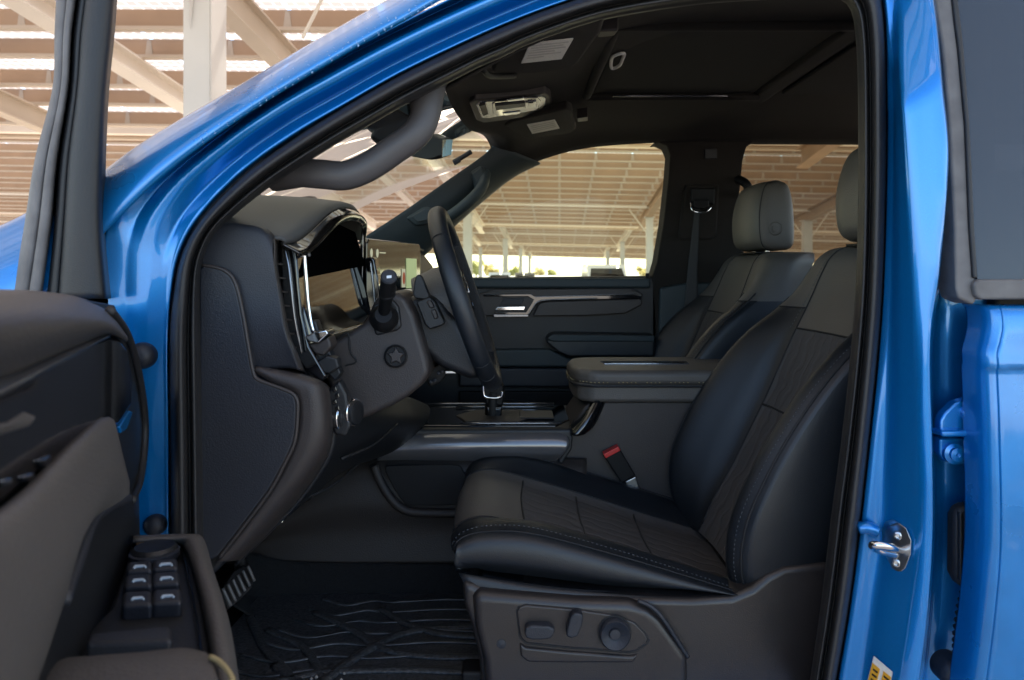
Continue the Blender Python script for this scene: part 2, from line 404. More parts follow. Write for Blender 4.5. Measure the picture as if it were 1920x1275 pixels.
    for b in bs:
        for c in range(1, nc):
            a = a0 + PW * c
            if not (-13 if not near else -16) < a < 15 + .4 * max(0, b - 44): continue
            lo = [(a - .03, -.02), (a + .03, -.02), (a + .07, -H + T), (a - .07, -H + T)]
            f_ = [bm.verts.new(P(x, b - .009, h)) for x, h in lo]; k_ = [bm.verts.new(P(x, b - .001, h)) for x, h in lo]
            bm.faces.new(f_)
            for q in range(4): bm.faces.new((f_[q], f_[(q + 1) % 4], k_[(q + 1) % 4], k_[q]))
    add('gap_light_wedge_array', bm, GAPLIGHT)['kind'] = 'stuff'
    # conduit pipe strapped under the purlins
    if not near:
        bm = bmesh.new(); q0, q1 = P(a0, b_far - 7.6, -.42), P(a1, b_far - 7.6, -.42); d = (q1 - q0).normalized()
        bmesh.ops.create_cone(bm, cap_ends=True, segments=8, radius1=.05, radius2=.05, depth=(q1 - q0).length, matrix=Matrix.Translation((q0 + q1) / 2) @ d.to_track_quat('Z', 'Y').to_matrix().to_4x4()); add('conduit_pipe', bm, STEELW)
    return root
canopy('nearest tan steel solar canopy, its low white edge right above the blue truck', 4.70, 16.6, 19.84, -20, 16,
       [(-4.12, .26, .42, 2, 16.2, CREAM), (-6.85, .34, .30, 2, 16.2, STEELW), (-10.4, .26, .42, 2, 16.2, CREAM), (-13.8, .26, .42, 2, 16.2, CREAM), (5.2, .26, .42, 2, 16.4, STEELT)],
       [(-4.14, 8.5, .33, .42), (4.9, 8.5, .33, .42)], 96, near=True)
canopy('second solar canopy, the deep beamed ceiling filling the front passenger window', 7.08, 43.6, 19.84, -40.2, 34,
       [(-4.45, .30, .5, 24, 43, STEELW), (-7.1, .30, .30, 24, 43, STEELW), (-10.7, .34, .5, 24, 43, STEELW), (11.8, .3, .5, 24, 43, STEELT), (4.3, .3, .5, 30, 40, STEELT)],
       [(-4.5, 36.5, .42, .42), (4.35, 36.5, .32, .42), (11.8, 36.5, .40, .42), (-13.5, 36.5, .4, .42)], 60)
canopy('third solar canopy, a thinner band of beams beyond the second', 9.63, 70.6, 19.84, -60.3, 50,
       [(-4.5, .3, .5, 52, 70, STEELW), (-7.5, .3, .3, 52, 70, STEELW), (5.4, .3, .5, 52, 70, STEELW)],
       [(-4.6, 63.5, .42, .42), (5.3, 63.5, .36, .42), (14, 63.5, .4, .42), (-14, 63.5, .4, .42)], 0)
canopy('fourth solar canopy, narrow strip low above the far columns', 12.23, 97.6, 19.84, -80, 70,
       [(-4.6, .3, .5, 79, 97, STEELW), (5.8, .3, .5, 79, 97, STEELW)], [(-4.7, 90.5, .42, .42), (5.8, 90.5, .4, .42), (-9.6, 90.5, .4, .42)], 0)
canopy('farthest solar canopy, last thin line of roof before the bright sky', 14.83, 124.6, 19.84, -100, 90,
       [(-4.6, .3, .5, 106, 124, STEELW)], [(-4.7, 117.5, .42, .42), (14, 117.5, .4, .42)], 0)

# ------------------------------------------------------------------ far trees
def leaf(name, c):
    m = bpy.data.materials.new(name); m.use_nodes = True; t = m.node_tree; t.nodes.clear()
    o = t.nodes.new('ShaderNodeOutputMaterial'); d = t.nodes.new('ShaderNodeBsdfDiffuse'); tl = t.nodes.new('ShaderNodeBsdfTranslucent'); mx = t.nodes.new('ShaderNodeMixShader'); mx.inputs[0].default_value = .55
    d.inputs[0].default_value = (*c, 1); tl.inputs[0].default_value = (*c, 1)
    t.links.new(d.outputs[0], mx.inputs[1]); t.links.new(tl.outputs[0], mx.inputs[2]); t.links.new(mx.outputs[0], o.inputs[0]); return m
LEAF = [leaf('sunlit_olive_leaves', (.52, .50, .22)), leaf('yellow_green_leaves', (.62, .52, .26))]
BARK = mat('grey_brown_bark', (.16, .11, .08), rough=.9, mott=.3)
def tree(label, x, y, h, rad, lm):
    root = thing('tree', label, 'tree', (x, y, 0), 'trees beyond the car park')
    tb = [V((x, y, 0)), V((x + .1, y, h * .3)), V((x - .1, y, h * .62))]
    t = tube('trunk', tb, lambda f: .16 * (1 - .6 * f), BARK, root, n=8, seg=8)
    bm = bmesh.new()
    clumps = [(random.uniform(-.6, .6) * rad, random.uniform(-.6, .6) * rad, h * random.uniform(.25, .92), rad * random.uniform(.22, .5)) for _ in range(12)]
    for cx, c_y, cz, cr_ in clumps:
        for _ in range(130):
            d = V((random.gauss(0, 1), random.gauss(0, 1), random.gauss(0, .8))).normalized() * cr_ * random.uniform(.5, 1.05)
            p = V((x + cx, y + c_y, cz)) + d; s = random.uniform(.12, .26)
            q = Matrix.Rotation(random.uniform(0, 6.28), 3, V((random.gauss(0, 1), random.gauss(0, 1), random.gauss(0, 1))).normalized())
            bm.faces.new([bm.verts.new(p + q @ V(u)) for u in ((-s, -s * .5, 0), (s, -s * .5, 0), (s, s * .5, 0), (-s, s * .5, 0))])
    from_bm('crown', bm, lm, root, smooth=False, recalc=False)
for i, (px, D, h, rad, k, lb) in enumerate([
        (893, 95, 4.4, 2.6, 0, 'olive tree nearest the steering wheel rim in the side window'), (912, 120, 3.6, 2.6, 1, 'yellowish bush left of the thick white column'),
        (926, 108, 3.1, 2.2, 1, 'small yellow green tree touching the thick white column'), (962, 130, 3.0, 2.6, 0, 'low olive bush between the two thin white columns'),
        (1010, 150, 2.6, 3.0, 1, 'pale low shrub right of the thin white columns'), (1035, 150, 2.2, 2.2, 0, 'lowest shrub in the open middle of the side window'),
        (1205, 120, 3.0, 2.8, 1, 'yellowish shrub behind the white vehicle'), (20, 120, 7, 4, 0, 'tree low at the far left behind the open door')]):
    tree(lb, (px - CX) * D / F, CAMY + D, h, rad, LEAF[k])

# ------------------------------------------------------------------ far vehicles
CARW = mat('white_vehicle_paint', (.75, .76, .76), rough=.3, coat=.8); CARD = mat('dark_vehicle_paint', (.05, .055, .06), rough=.3, coat=.8)
CARGL = glass('vehicle_glass', (.12, .15, .13)); TYRE = mat('tyre_rubber', (.02, .02, .02), rough=.8)
def vehicle(name, label, cat, x, y, w, h, L, paint, hood, rz=0):
    root = thing(name, label, cat, (x, y, 0), 'vehicles parked under the far canopies', rz); root['root'] = 0
    def P(nm, pts, x0, x1, m, bv):            # side outline (along depth, z) pulled across the width
        o = plate(nm, [V((x0, p[0], p[1])) for p in pts], (x1 - x0, 0, 0), m, None, bv); o.parent = root; return o
    hw = w / 2; b0 = h * .56
    P('body', [(-L / 2, .42), (-L / 2, b0 * .80), (-L / 2 + .1, b0 * .93), (-L / 2 + hood, b0), (L / 2 - .1, b0), (L / 2, b0 * .8), (L / 2, .42)], -hw, hw, paint, .06)
    P('cabin', [(-L / 2 + hood, b0 - .02), (-L / 2 + hood + .75, h - .06), (-L / 2 + hood + .95, h), (L / 2 - .7, h), (L / 2 - .2, b0 - .02)], -hw * .88, hw * .88, paint, .07)
    s = V((0, .75, h - .06 - b0)).normalized(); nrm = V((0, -s.z, s.y)); c0 = V((0, -L / 2 + hood, b0))
    q = [V((-hw * .80, c0.y, b0)) + s * .06, V((hw * .80, c0.y, b0)) + s * .06, V((hw * .70, c0.y, b0)) + s * (h - b0) * 1.12, V((-hw * .70, c0.y, b0)) + s * (h - b0) * 1.12]
    o = plate('windshield', [p + nrm * .02 for p in q], nrm * .012, CARGL, None, 0); o.parent = root
    o = plate('windshield_seal', [p + nrm * .008 for p in q], nrm * .008, BLACK, None, 0); o.parent = root
    for sx in (-1, 1):
        o = box('mirror', (sx * (hw + .13), -L / 2 + hood + .35, b0 + .10), (.2, .1, .2), CARD, None, .03); o.parent = root
        o = box('headlight', (sx * hw * .72, -L / 2 - .01, b0 * .68), (.38, .08, .2), CHROME, None, .02); o.parent = root
        for yy in (-L * .32, L * .32):
            o = lathe('wheel', (sx * (hw - .12), yy, .36), (1, 0, 0), [(.36, -.11), (.37, 0), (.36, .11), (.22, .12)], TYRE, None, 20); o.parent = root
    o = box('grille', (0, -L / 2 - .005, b0 * .66), (w * .5, .05, .26), BLACK, None, .01); o.parent = root
    o = box('bumper', (0, -L / 2 - .03, .5), (w * .96, .14, .2), CARD, None, .03); o.parent = root
vehicle('parked_truck', 'white vehicle facing the camera, windshield just above the passenger window sill', 'truck', (1142 - CX) * 31.5 / F, CAMY + 33, 1.92, 1.70, 4.9, CARW, 1.25)
vehicle('parked_car', 'pale car roof by the thick white column in the side window', 'car', (936 - CX) * 52 / F, CAMY + 54, 1.8, 1.36, 4.4, CARW, 1.2)
vehicle('parked_car', 'dark car roof between the two thin white columns', 'car', (985 - CX) * 58 / F, CAMY + 60, 1.8, 1.33, 4.4, CARD, 1.2)

# ------------------------------------------------------------------ the pickup truck
truck = thing('pickup_truck', 'blue crew cab pickup truck with its front door wide open', 'truck', (0.3, 0.85, 0)); truck['root'] = 1
# --- painted body side round the door opening: lengthwise creases, each at its own depth
sealO = [(320, 1320), (320, 1000), (319, 800), (318, 640), (324, 560), (340, 478), (380, 408), (460, 326), (555, 257), (646, 200), (748, 142), (850, 92), (950, 47), (1050, 9), (1150, -20), (1300, -46), (1450, -58), (1585, -52), (1642, -25), (1657, 40), (1661, 150), (1662, 300), (1657, 500), (1648, 640), (1630, 820), (1610, 1000), (1590, 1150), (1560, 1320)]
sealI = [(392, 1320), (385, 1050), (381, 800), (378, 640), (376, 560), (378, 500), (398, 445), (440, 402), (500, 354), (560, 313), (640, 264), (690, 236), (760, 196), (835, 158), (900, 125), (940, 108), (1000, 80), (1130, 37), (1300, 9), (1450, -2), (1555, -6), (1592, 12), (1604, 60), (1609, 150), (1610, 300), (1609, 420), (1604, 560), (1592, 700), (1575, 850), (1560, 960), (1540, 1130), (1513, 1320)]
C1 = [(312, 1320), (311, 1000), (310, 800), (310, 650), (314, 555), (328, 470), (368, 399), (449, 317), (547, 247), (641, 193), (743, 135), (846, 85), (946, 41), (1046, 3), (1150, -28), (1300, -55), (1450, -68), (1590, -65), (1655, -40), (1673, 10), (1674, 150), (1673, 300), (1671, 500), (1668, 640), (1660, 850), (1652, 1000), (1630, 1150), (1606, 1320)]
C2 = [(300, 1320), (299, 1000), (298, 800), (297, 650), (301, 545), (313, 462), (353, 388), (437, 306), (537, 234), (633, 179), (737, 121), (840, 71), (940, 27), (1040, -12), (1150, -45), (1300, -75), (1450, -90), (1590, -85), (1665, -60), (1682, 0), (1692, 150), (1703, 300), (1715, 500), (1721, 640), (1727, 850), (1728, 1000), (1715, 1150), (1686, 1320)]
C3 = [(280, 1320), (277, 1000), (275, 800), (275, 650), (279, 540), (293, 440), (338, 357), (424, 282), (524, 212), (620, 158), (726, 101), (830, 50), (932, 5), (1035, -35), (1150, -70), (1300, -100), (1450, -115), (1620, -110), (1710, -70), (1737, 0), (1752, 150), (1765, 300), (1748, 500), (1735, 640), (1739, 850), (1740, 1000), (1730, 1150), (1706, 1320)]
C4 = [(250, 1320), (246, 1000), (242, 800), (238, 650), (238, 520), (250, 425), (304, 345), (402, 262), (506, 189), (606, 129), (713, 74), (820, 22), (925, -25), (1030, -65), (1150, -100), (1300, -130), (1450, -145), (1640, -140), (1735, -90), (1757, 0), (1772, 150), (1784, 300), (1770, 500), (1750, 640), (1752, 850), (1754, 1000), (1744, 1150), (1728, 1320)]
C5 = [(200, 1320), (200, 1000), (200, 800), (200, 650), (203, 560), (196, 450), (240, 352), (390, 256), (496, 189), (598, 127), (705, 68), (815, 12), (922, -38), (1028, -80), (1150, -118), (1300, -150), (1450, -165), (1660, -160), (1770, -100), (1850, 0), (1860, 150), (1865, 300), (1865, 500), (1865, 640), (1865, 850), (1865, 1000), (1860, 1150), (1850, 1320)]
def yprof(yl, ya, yr):                        # depth along the loop: hinge pillar, roof rail, centre pillar
    def f(k, n):
        t = k / (n - 1)
        if t < .22: return yl
        if t < .30: return yl + (ya - yl) * (t - .22) / .08
        if t < .62: return ya
        if t < .70: return ya + (yr - ya) * (t - .62) / .08
        return yr
    return f
def loop(px, yf, n=220):
    c = curve([V((p[0], p[1], 0)) for p in px], n); return [W(p.x, p.y, yf(i, n)) for i, p in enumerate(c)]
C0 = [(316, 1320), (315, 1000), (314, 800), (313, 650), (318, 557), (334, 474), (373, 403), (453, 320), (550, 251), (643, 196), (745, 138), (847, 88), (947, 43), (1047, 5), (1150, -25), (1300, -51), (1450, -64), (1588, -59), (1649, -33), (1663, 30), (1666, 150), (1666, 300), (1661, 500), (1653, 640), (1635, 820), (1615, 1000), (1595, 1150), (1566, 1320)]
C3b = [(262, 1320), (259, 1000), (257, 800), (257, 650), (258, 530), (272, 432), (324, 349), (414, 272), (516, 201), (612, 146), (719, 88), (824, 37), (927, -9), (1032, -50), (1150, -85), (1300, -115), (1450, -130), (1632, -126), (1722, -80), (1748, 0), (1764, 150), (1776, 300), (1760, 500), (1743, 640), (1746, 850), (1747, 1000), (1737, 1150), (1716, 1320)]
rows = [loop(sealO, yprof(.085, .085, .085)), loop(C0, yprof(.055, .048, .046)), loop(C1, yprof(.056, .052, .043)), loop(C2, yprof(.053, .080, -.026)), loop(C3, yprof(.048, .034, -.033)), loop(C3b, yprof(.045, .030, -.030)), loop(C4, yprof(.043, .080, .135)), loop(C5, yprof(.034, .004, .115))]
def lin_rows(rows, sub):
    out = []
    for i in range(len(rows) - 1):
        for k in range(sub):
            out.append([rows[i][j].lerp(rows[i + 1][j], k / sub) for j in range(len(rows[i]))])
    out.append(rows[-1]); return out
def crease_grid(rows, nv=36):
    n = len(rows[0]); cols = []
    for j in range(n):
        c = [r[j] for r in rows]; c2 = []
        for i, p in enumerate(c):              # tighten the curve at each crease
            c2.append(p)
            if i < len(c) - 1: c2 += [p.lerp(c[i + 1], .3), p.lerp(c[i + 1], .7)]
        cols.append(curve(c2, nv))
    return [[cols[j][i] for j in range(n)] for i in range(nv)]
side = grid('cab_side_frame', crease_grid(rows, 44), BLUE, truck, thick=.002)
pA = [(-120, 660), (0, 590), (100, 540), (200, 432), (320, 318), (480, 203), (633, 110), (760, 38), (900, -35), (1150, -118), (1450, -166), (1770, -105), (1900, -60)]
pC = [(-140, 480), (0, 424), (80, 384), (172, 336), (276, 262), (433, 170), (588, 79), (713, 8), (858, -70), (1130, -165), (1450, -220), (1790, -175), (1920, -130)]
def band(f, y): return [W(a[0] + (c[0] - a[0]) * f, a[1] + (c[1] - a[1]) * f, y) for a, c in zip(pA, pC)]
skin = [band(0, .004), band(.12, .000), band(.35, .004), band(.60, .018), band(.82, .045), band(1.0, .085), band(.93, .17)]
G0 = [curve(r, 0, even=False) for r in skin]
outer = grid('pillar_outer_skin', [list(r) for r in zip(*[curve([g[j] for g in G0], 30) for j in range(len(G0[0]))])], BLUE_DUSTY, truck, .002)
bm = bmesh.new()                              # pale scuffs along the crease of the pillar
for k in range(220):
    t = random.uniform(.25, .98); x = 200 + 700 * t; yb = curve([V((p[0], p[1], 0)) for p in pA[3:9]], 60); p = min(yb, key=lambda q: abs(q.x - x)); e = abs(random.gauss(0, 10)) if random.random() < .8 else random.uniform(4, 40)
    w, h = random.uniform(.8, 3.4), random.uniform(.4, .9); a = math.atan2(-.6, 1) + random.gauss(0, .5)
    yy = -.0035 + .018 * max(0, (e - 10) / 40) ** 1.5
    c0 = (p.x - e * .45, p.y - e * .9)
    q = [(c0[0] + w * math.cos(a + d) * m_, c0[1] + w * math.sin(a + d) * m_ * (h / w if d in (1.57, -1.57) else 1)) for d, m_ in ((0, 1), (1.57, .5), (3.14, .8), (-1.57, .5))]
    bm.faces.new([bm.verts.new(W(u[0], u[1], yy)) for u in q])
from_bm('paint_scuffs', bm, SCRATCH, outer, smooth=False)['kind'] = 'stuff'
hood_y = [(-.30, .02), (-.3, .2)]
surf('hood', [[V((-2.2, y, 1.20 - .1 * (y < .1))), V((-1.6, y, 1.34 - .08 * (y < .1))), V((-.98, y, 1.405 - .05 * (y < .1)))] for y in (.06, .14, .5, .85, 1.2, 1.56, 1.64)], BLUE, truck, 20, 30, .004)
surf('front_fender', [[V((-2.2, y, z)), V((-1.5, y, z + .06)), V((-.82, y, z + .06)), V((-.62, y, z + .05))] for y, z in ((.06, 1.22), (.0, 1.12), (-.03, .9), (-.02, .55))], BLUE, truck, 20, 14, .004)
# weatherstrip all round the opening
ribbon_px('door_weatherstrip', sealO, sealI, [(-.02, .075), (.04, .045), (.16, .012), (.34, .004), (.48, .022), (.55, .050), (.60, .050), (.66, .030), (.76, .026), (.84, .050), (.90, .062), (1.0, .080), (1.02, .17)], RUBBER, truck, 240, nv=60)
# roof skin, floor pan, firewall, far body side and cab back: they close the cab to the light
surf('roof_panel', [[V((x, y, z)) for x in (-.05, .4, 1.0, 1.9)] for y, z in ((.08, 1.90), (.25, 1.955), (.85, 1.98), (1.45, 1.955), (1.62, 1.90))], BLUE, truck, 16, 20, .004)
box('floor_pan', (.45, .85, .56), (2.7, 1.56, .04), CARPET, truck, .01)
box('firewall', (-.80, .85, .98), (.05, 1.56, .82), BLACK, truck, .01)
box('rear_cab_wall', (1.92, .85, 1.0), (.05, 1.56, .9), HEADL, truck, .01)
box('rocker_panel', (.1, .06, .52), (1.9, .14, .16), BLUE, truck, .03)
box('rear_seat_bench', (1.45, .85, .80), (.5, 1.3, .32), LEATHER_B, truck, .06)
box('rear_seat_backrest', (1.78, .85, 1.12), (.16, 1.3, .56), LEATHER_B, truck, .06)
# --- door stops, striker, hinge, boot in the pillars
def dome(px, py, r, y, m=RUBBER):
    rr = r * (y - CAMY) / F; return lathe('bump_stop', W(px, py, y), (0, -1, 0), [(rr, -.03), (rr, .0), (rr * .93, rr * .30), (rr * .72, rr * .55), (rr * .4, rr * .72), (.001, rr * .78)], m, truck)
dome(266, 667, 25, .042, PLASTIC); dome(290, 985, 20, .046, PLASTIC); dome(1790, 1262, 28, .06, PLASTIC)
def jam(x, py, off=.0): c1 = 1648 - (py - 1030) * .148; return .043 - .069 * (x - c1) / 79 - off
st = plate('door_striker', [W(x, py, jam(x, 1030, .006)) for x, py in [(1664, 1000), (1671, 985), (1686, 980), (1700, 990), (1710, 1014), (1709, 1040), (1699, 1066), (1687, 1077), (1674, 1069), (1665, 1046)]], (0, .02, 0), STEEL, truck, .003)
tube('striker_loop', [W(1690, 1032, .0), W(1672, 1027, -.03), W(1650, 1022, -.042), (W(1637, 1022, -.035)), W(1638, 1026, -.02), W(1655, 1034, -.01), W(1680, 1040, .0)], .0062, CHROME, st, 40, 10)
for px, py in ((1684, 1004), (1681, 1055)): lathe('bolt', W(px, py, jam(px, 1030, .006)), (-.5, -.86, 0), [(.0062, -.005), (.0062, .003), (.0038, .0042), (.0036, .001), (.001, .001)], STEEL, st, 16)
tube('pillar_clip', [W(1610, 990, .035), W(1626, 989, .03), W(1644, 996, .03)], .010, BLUE, truck, 10, 8)
hg = pplate('door_hinge', [(1763, 808), (1764, 788), (1771, 775), (1791, 755), (1815, 747), (1845, 747), (1845, 812)], .045, .02, BLUE, truck, .004)
pplate('hinge_leaf', [(1762, 822), (1845, 822), (1845, 858), (1800, 872), (1772, 866), (1762, 852)], .062, .02, BLUE, hg, .004)
pplate('hinge_knuckle', [(1765, 808), (1845, 806), (1845, 819), (1767, 820)], .03, .03, BLUE, hg, .004)
for px, py, y in ((1788, 850, .058), (1824, 775, .04)): lathe('bolt', W(px, py, y), (0, -1, 0), [(.017, -.005), (.017, .004), (.011, .006), (.011, .012), (.004, .013), (.001, .010)], BLUE, hg, 20)
bt = pplate('wiring_boot', [(1791, 970), (1798, 953), (1812, 948), (1850, 948), (1850, 1112), (1812, 1110), (1798, 1096), (1790, 1080)], .055, .03, RUBBER, truck, .012)
for k in range(4): pplate('boot_rib', [(1800 + 8 * k, 962), (1804 + 8 * k, 962), (1804 + 8 * k, 1090), (1800 + 8 * k, 1090)], .05, .01, RUBBER, bt, .002)
bm = bmesh.new()
hose = curve([W(1822, 1105, .06), W(1812, 1150, .055), W(1806, 1195, .055), W(1806, 1235, .06)], 22)
for i, p in enumerate(hose): bmesh.ops.create_cone(bm, cap_ends=True, segments=14, radius1=.016 if i % 2 else .0115, radius2=.0115 if i % 2 else .016, depth=.0075, matrix=Matrix.Translation(p))
from_bm('corrugated_hose', bm, RUBBER, truck)
def jplate(n, pts, off, m, par): return plate(n, [W(x, y, jam(x, 1255, off)) for x, y in pts], (0, .0012, 0), m, par, 0)
lb = jplate('warning_label', [(1639, 1230), (1674, 1260), (1664, 1310), (1618, 1310)], .004, WHITE, truck); lb['label'] = 'orange and white warning label'
jplate('orange_field', [(1636, 1243), (1650, 1255), (1636, 1310), (1620, 1310)], .0056, ORANGE, lb)
jplate('orange_field', [(1657, 1259), (1671, 1270), (1662, 1310), (1645, 1310)], .0056, ORANGE, lb)
for i in range(5): jplate('print_line', [(1638 - i * 2.2, 1254 + i * 9), (1646 - i * 2.2, 1260 + i * 9), (1645 - i * 2.2, 1263 + i * 9), (1637 - i * 2.2, 1257 + i * 9)], .0072, SEAM, lb)
for i in range(4): jplate('print_line', [(1658 - i * 2, 1267 + i * 9), (1668 - i * 2, 1275 + i * 9), (1667 - i * 2, 1278 + i * 9), (1657 - i * 2, 1270 + i * 9)], .0072, SEAM, lb)
# --- closed rear door with privacy glass
cols = [(1836, .045), (1837, .008), (1841, -.006), (1849, -.0125), (1854, -.0140), (1856, -.0115), (1858, -.0160), (1862, -.0170), (1868, -.0172), (1885, -.0174), (1900, -.0178), (2000, -.0205), (2150, -.0255), (2320, -.0280)]
def drow(z, lx, sh): return [V(((px - CX + (lx if i < 9 else 0)) * 1.15 / F, y + sh, z)) for i, (px, y) in enumerate(cols)]
zpx = lambda py: CAMZ + (HY - py) * 1.15 / F
rd_rows = [drow(zpx(572), 10, .012), drow(zpx(580), 12, .004), drow(zpx(612), 12, .0), drow(zpx(640), 6, -.001), drow(zpx(660), 0, -.002), drow(zpx(690), 0, -.004), drow(zpx(694), 0, -.001), drow(zpx(800), 0, -.006), drow(zpx(1000), 0, -.010), drow(zpx(1150), -8, -.006), drow(zpx(1320), -22, .004)]
G = []
for i in range(len(rd_rows)):
    a = rd_rows[i]; ac = curve(a, 0, even=False); G.append(ac)
rdoor = grid('rear_door', [list(r) for r in zip(*[curve([g[j] for g in G], 90) for j in range(len(G[0]))])], BLUE_DUSTY, truck, .003)
def lean(px, y): return [W(a, b, y + .0001 * max(0, 530 - b)) for a, b in px]
plate('window_frame', lean([(1753, -60), (1753, 0), (1760, 42), (1767, 83), (1774, 158), (1780, 233), (1785, 330), (1790, 425), (1793, 540), (1797, 560), (1828, 572), (1832, 560), (1830, 530), (1822, 425), (1818, 330), (1813, 233), (1807, 158), (1800, 90), (1794, 42), (1788, 0), (1786, -60)], -.012), (0, .05, 0), RUBBER_GREY, rdoor, .005)
plate('frame_edge', lean([(1797, -60), (1797, 0), (1803, 45), (1808, 90), (1819, 233), (1824, 330), (1828, 425), (1834, 522), (1826, 522), (1819, 425), (1815, 330), (1811, 233), (1798, 90), (1792, 45), (1787, 0), (1785, -60)], -.018), (0, .02, 0), RUBBER, rdoor, .004)
plate('window_glass', lean([(1790, -120), (1800, 90), (1815, 233), (1826, 425), (1833, 528), (2320, 528), (2320, -120)], -.006), (0, .005, 0), GLASS_N, rdoor, 0)
pplate('belt_molding', [(1826, 533), (1834, 524), (2320, 522), (2320, 560), (1842, 562), (1830, 556)], -.022, .04, RUBBER_GREY, rdoor, .010)
# dark cabin behind that glass
box('rear_door_trim', (1.5, .10, 1.1), (1.4, .03, .9), PLASTIC_D, rdoor, .01)
# --- far side of the cab: wall trim, windows, glass
FY = 1.56
wtop = [(690, 560), (760, 492), (848, 417), (900, 371), (960, 326), (1040, 291), (1120, 275), (1190, 268), (1235, 268), (1251, 274), (1257, 292), (1253, 340), (1244, 420), (1232, 490), (1224, 520)]
B_l = wtop[8:]
# pillar trim between the two far windows
pil = pplate('far_center_pillar_trim', [(1226, 268), (1235, 267), (1250, 273), (1257, 290), (1253, 340), (1244, 420), (1232, 490), (1222, 524), (1222, 720), (1420, 720), (1400, 520), (1385, 380), (1393, 300), (1400, 275), (1412, 266), (1420, 262), (1400, 240), (1260, 240)], FY - .01, .10, HEADL, truck, .012)
pplate('pillar_lower_trim', [(1238, 540), (1290, 530), (1390, 530), (1400, 720), (1232, 720)], FY - .03, .03, TEAL, pil, .01)
pplate('belt_guide_panel', [(1285, 345), (1350, 345), (1345, 440), (1335, 450), (1275, 450), (1272, 440)], FY - .022, .02, HEADL, pil, .012)
pplate('guide_recess', [(1296, 352), (1342, 352), (1340, 384), (1296, 384)], FY - .045, .02, BLACK, pil, .006)
pplate('airbag_badge', [(1321, 278), (1345, 278), (1345, 298), (1321, 298)], FY - .016, .01, PLASTIC_D, pil, .004)
belt = thing  # (name kept free)
sb = surf('seat_belt', [ws([(1303, 385), (1297, 440), (1290, 500), (1283, 575)], FY - .07), ws([(1312, 385), (1310, 440), (1308, 500), (1309, 575)], FY - .075)], mat('dark_belt_webbing', (.035, .036, .038), rough=.8, bump=.4, scale=600), truck, 20, 6, .003)
tube('belt_ring', [W(1296, 380, FY - .07), W(1299, 394, FY - .08), W(1312, 398, FY - .085), (W(1325, 396, FY - .08)), W(1333, 388, FY - .07)], .005, CHROME, sb, 20, 8)
pplate('belt_anchor', [(1300, 374), (1330, 374), (1330, 388), (1322, 392), (1306, 392), (1300, 388)], FY - .08, .03, BLACK, sb, .006)
tube('coat_grab_handle', [W(1384, 336, FY - .04), W(1398, 344, FY - .08), W(1404, 358, FY - .08), W(1396, 364, FY - .04)], .016, BLACK, truck, 16, 10)
# rear far window surround
pplate('rear_window_top_trim', [(1395, 240), (1700, 240), (1700, 265), (1420, 264), (1402, 268), (1394, 282), (1388, 330)], FY, .08, HEADL, truck, .006)
pplate('rear_far_door_panel', [(1370, 548), (1800, 548), (1800, 900), (1370, 900)], FY, .08, PLASTIC_D, truck, .02)
def wrap(pts, y): return ws(pts, y)
plate('front_side_glass', ws([(820, 445), (848, 412), (900, 365), (960, 320), (1040, 285), (1120, 268), (1240, 262), (1262, 280), (1258, 340), (1245, 430), (1228, 530), (700, 530)], 1.645), (0, .004, 0), GLASS_S, truck, 0)
plate('rear_side_glass', ws([(1380, 250), (1720, 250), (1720, 560), (1380, 560)], 1.645), (0, .004, 0), GLASS_P, truck, 0)
# outer far body side below the windows
box('far_body_side', (.3, 1.70, .93), (3.0, .03, .80), BLUE, truck, .01)
# --- headliner
hx = [V((-.115, .12, 1.69)), V((-.14, .3, 1.775)), V((-.155, .5, 1.805)), V((-.157, .85, 1.818)), V((-.135, 1.2, 1.832)), V((-.085, 1.40, 1.834)), V((-.04, 1.545, 1.72))]
def hrow(x, zc, ze, near=.09): return [V((x, near, ze)), V((x, .25, ze + (zc - ze) * .62)), V((x, .5, zc - .012)), V((x, .85, zc)), V((x, 1.2, zc - .012)), V((x, 1.45, ze + (zc - ze) * .55)), V((x, 1.555, ze))]
surf('headliner', [hx, hrow(.02, 1.845, 1.752), hrow(.15, 1.885, 1.802), hrow(.30, 1.91, 1.834), hrow(.55, 1.915, 1.850), hrow(.9, 1.915, 1.852), hrow(1.4, 1.905, 1.852), hrow(1.95, 1.87, 1.84)], HEADL, truck, 60, 60, .004)
# sunroof shade recess
def TP(px, py, z, k):                        # point of the ray on a plane that rises k per metre towards the rear
    D = (z - CAMZ) / ((HY - py) / F - k * (px - CX) / F); return V(((px - CX) * D / F, CAMY + D, CAMZ + (HY - py) * D / F))
def hplate(name, px, z, th, m, parent, bv=.004, seg=3, k=0): return plate(name, [TP(p[0], p[1], z, k) for p in px], (0, 0, th), m, parent, bv, seg)
SHADE = mat('sunshade_cloth', (.0042, .0036, .0030), rough=.95, bump=.3, scale=700)
sr = plate('sunroof_shade', [V((.232, .42, 1.897)), V((.70, .42, 1.897)), V((.70, 1.01, 1.897)), V((.232, 1.01, 1.897))], (0, 0, .012), SHADE, truck, .01)
for a, b in ((V((.218, .40, 1.894)), V((.218, 1.03, 1.894))), (V((.218, .40, 1.893)), V((.72, .40, 1.893))), (V((.218, 1.03, 1.893)), V((.72, 1.03, 1.893)))):
    tube('sunroof_trim', [a, b], .013, HEADL, sr, 10, 10)
tube('sunroof_rail', [V((.29, 1.0, 1.887)), V((.62, 1.0, 1.887))], .0035, SATIN, sr, 6, 6)
hd = tube('shade_pull', [HP(p[0], p[1], 1.888) for p in ((1147, 110), (1155, 103), (1170, 100), (1167, 112), (1161, 123), (1147, 128))], .0042, WHITE, sr, 40, 8, closed=True)
